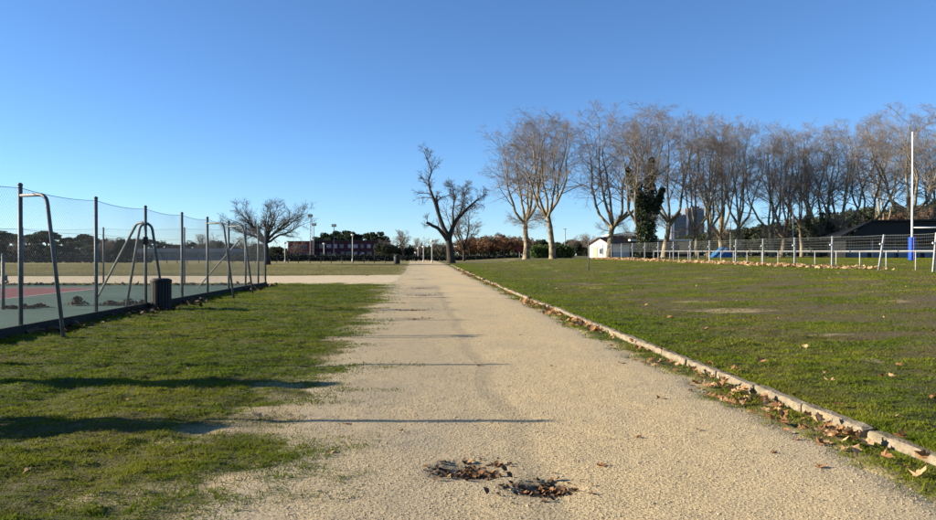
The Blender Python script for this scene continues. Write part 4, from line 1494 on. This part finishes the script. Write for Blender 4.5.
# low heaps of swept leaves on the court
t_ = []
for k, (px, py, w_, h_) in enumerate([(77, 306, .40, .26), (110, 306, .5, .13), (128, 306, .5, .18), (142, 308, .4, .2), (40, 308, .35, .08), (25, 309, .3, .07), (12, 309, .3, .06)]):
    d = CAM_H * FPX / (py - HOR); x = lat(px, d)
    for i in range(300):
        a = g.uniform(0, 6.28); q = g.normal(0, .45)
        t_.append((x + w_ * q * math.cos(a), d + w_ * .7 * q * math.sin(a), surf_z(x, d) + h_ * math.exp(-q * q * 3) * g.uniform(.0, 1)))
o = put('court_leaves', scatter_leaves('court_leaves', np.array(t_), g.uniform(.25, .6, len(t_)), M['leafdark'], 30))
props(o, 'dark leaves swept into low heaps on the green court', 'leaves', kind='stuff')

# ------------------------------------------------------------------ limestone chips on the path
n = 110000
d = 3.9 * (26 / 3.9) ** g.uniform(0, 1, n)
u = g.uniform(-2.6, 3.7, n)
x = u - SL * d
okp = (in_path(x, d, .05) | ((u < 0) & (sandiness(x, d) > g.uniform(.1, 1, n)))) & (g.uniform(0, 1, n) > hole_mask(x, d) * .9)
x, d = x[okp], d[okp]
z = np.maximum(path_z(x, d), np.where(U(x, d) < 0, ground_z(x, d), -9))
n = len(x)
s = g.uniform(.0025, .0065, n) * (d / 4.5) ** .35
big = g.uniform(0, 1, n) < .02
s[big] *= 1.8
octv = np.array([[1, 0, 0], [0, 1, 0], [-1, 0, 0], [0, -1, 0], [0, 0, .75], [0, 0, -.75]])
octf = np.array([[0, 1, 4], [1, 2, 4], [2, 3, 4], [3, 0, 4]])
V = octv[None] * s[:, None, None] * g.uniform(.6, 1.3, (n, 6, 1))
az = g.uniform(0, 6.28, n)
c, s_ = np.cos(az)[:, None], np.sin(az)[:, None]
V = np.stack([V[..., 0] * c - V[..., 1] * s_, V[..., 0] * s_ + V[..., 1] * c, V[..., 2]], -1)
V += np.stack([x, d, z + s * .25], -1)[:, None, :]
idx = (octf.reshape(-1)[None] + (np.arange(n) * 6)[:, None]).reshape(-1)
o = put('limestone_chips', mesh_np('limestone_chips', V.reshape(-1, 3), idx, 3, M['pebble']))
props(o, 'loose pale limestone chips on the path surface', 'gravel', kind='stuff')

# ------------------------------------------------------------------ grass
n = 1900000
dmin, dmax = 3.2, 95.0
# density per square metre falls with distance ** -1.6
q = g.uniform(0, 1, n)
d = (dmin ** .4 + q * (dmax ** .4 - dmin ** .4)) ** 2.5
x = g.uniform(-.70, .70, n) * (d + 1.4)
u = U(x, d)
lm = u < 2
nz = fbm(x * 1.2, d * 2.2, 53, 5) - .5
# left lawn thins out towards the path, in patches
dl = u - ul(d) + nz * 2.6
pl_ = np.where(lm, 1 - S(-.75, .45, dl), 0)
# strip between path and kerb, and the right lawn
tuft = S(.42, .60, fbm(x * .9, d * .9, 91, 4))
pr = np.where(~lm & (u < KU0 - .01), S(-.20, .2, u - ur(d) + nz * .9) * (.22 + .78 * tuft), 0)
prl = np.where(u > KU1 - .02, 1.0, 0)
p = pl_ + pr + prl
bn = bareness(x, d)
clump = .50 + .50 * S(.36, .58, fbm(x * 4.5, d * 4.5, 92, 3))
p = p * (1 - .55 * bn) * clump
p = np.where(in_court(x, d) | in_cross(x, d) | (np.abs(u - (KU0 + KU1) / 2) < .075), 0, p)
p = np.where((u < FU + .12) & (d < COURT_Y1), 0, p)
p = np.where((u < 0) & (d > 50), p * .35, p)
keepm = g.uniform(0, 1, n) < p
x, d, u, bn = x[keepm], d[keepm], u[keepm], bn[keepm]
n = len(x)
z = ground_z(x, d)
pz = np.where(in_path(x, d, .85), path_z(x, d), z)
z = np.maximum(z, pz) - .006
hgt = (.014 + .024 * g.uniform(0, 1, n) ** 1.5) * (d / 5) ** .12 * (.55 + .9 * fbm(x * 2.2, d * 2.2, 93, 3)) * (1 - .4 * bn)
# taller weeds along kerb and fence foot
hgt *= 1 + .8 * np.exp(-((u - KU1) / .15) ** 2) + .35 * ((u > 2.6) & (u < KU0)) + 1.0 * np.exp(-((u - FU - .2) / .25) ** 2)
wd = .0040 * (d / 4) ** .62 * g.uniform(.7, 1.4, n)
az = g.uniform(0, 6.28, n)
ln = g.uniform(.4, 1.3, n) * hgt * 1.1
la = g.uniform(0, 6.28, n)
a = np.stack([np.cos(az) * wd, np.sin(az) * wd, np.zeros(n)], -1)
p0 = np.stack([x, d, z], -1)
tip = p0 + np.stack([np.cos(la) * ln, np.sin(la) * ln, hgt], -1)
V = np.stack([p0 - a, p0 + a, tip], 1).reshape(-1, 3)
gm = mesh_np('grass', V, np.arange(n * 3), 3, M['grass'])
dry = np.clip(.6 * ((u < 0) & (d > 50)) + .75 * bn + .5 * (S(.5, .8, fbm(x * .8, d * 1.3, 94, 4))) * (.3 + .7 * (u > 2)) + .4 * (g.uniform(0, 1, n) < .12), 0, 1)
set_attr(gm, 'dry', np.repeat(dry, 3))
props(put('grass', gm), 'short green winter grass covering both lawns', 'grass', kind='stuff')
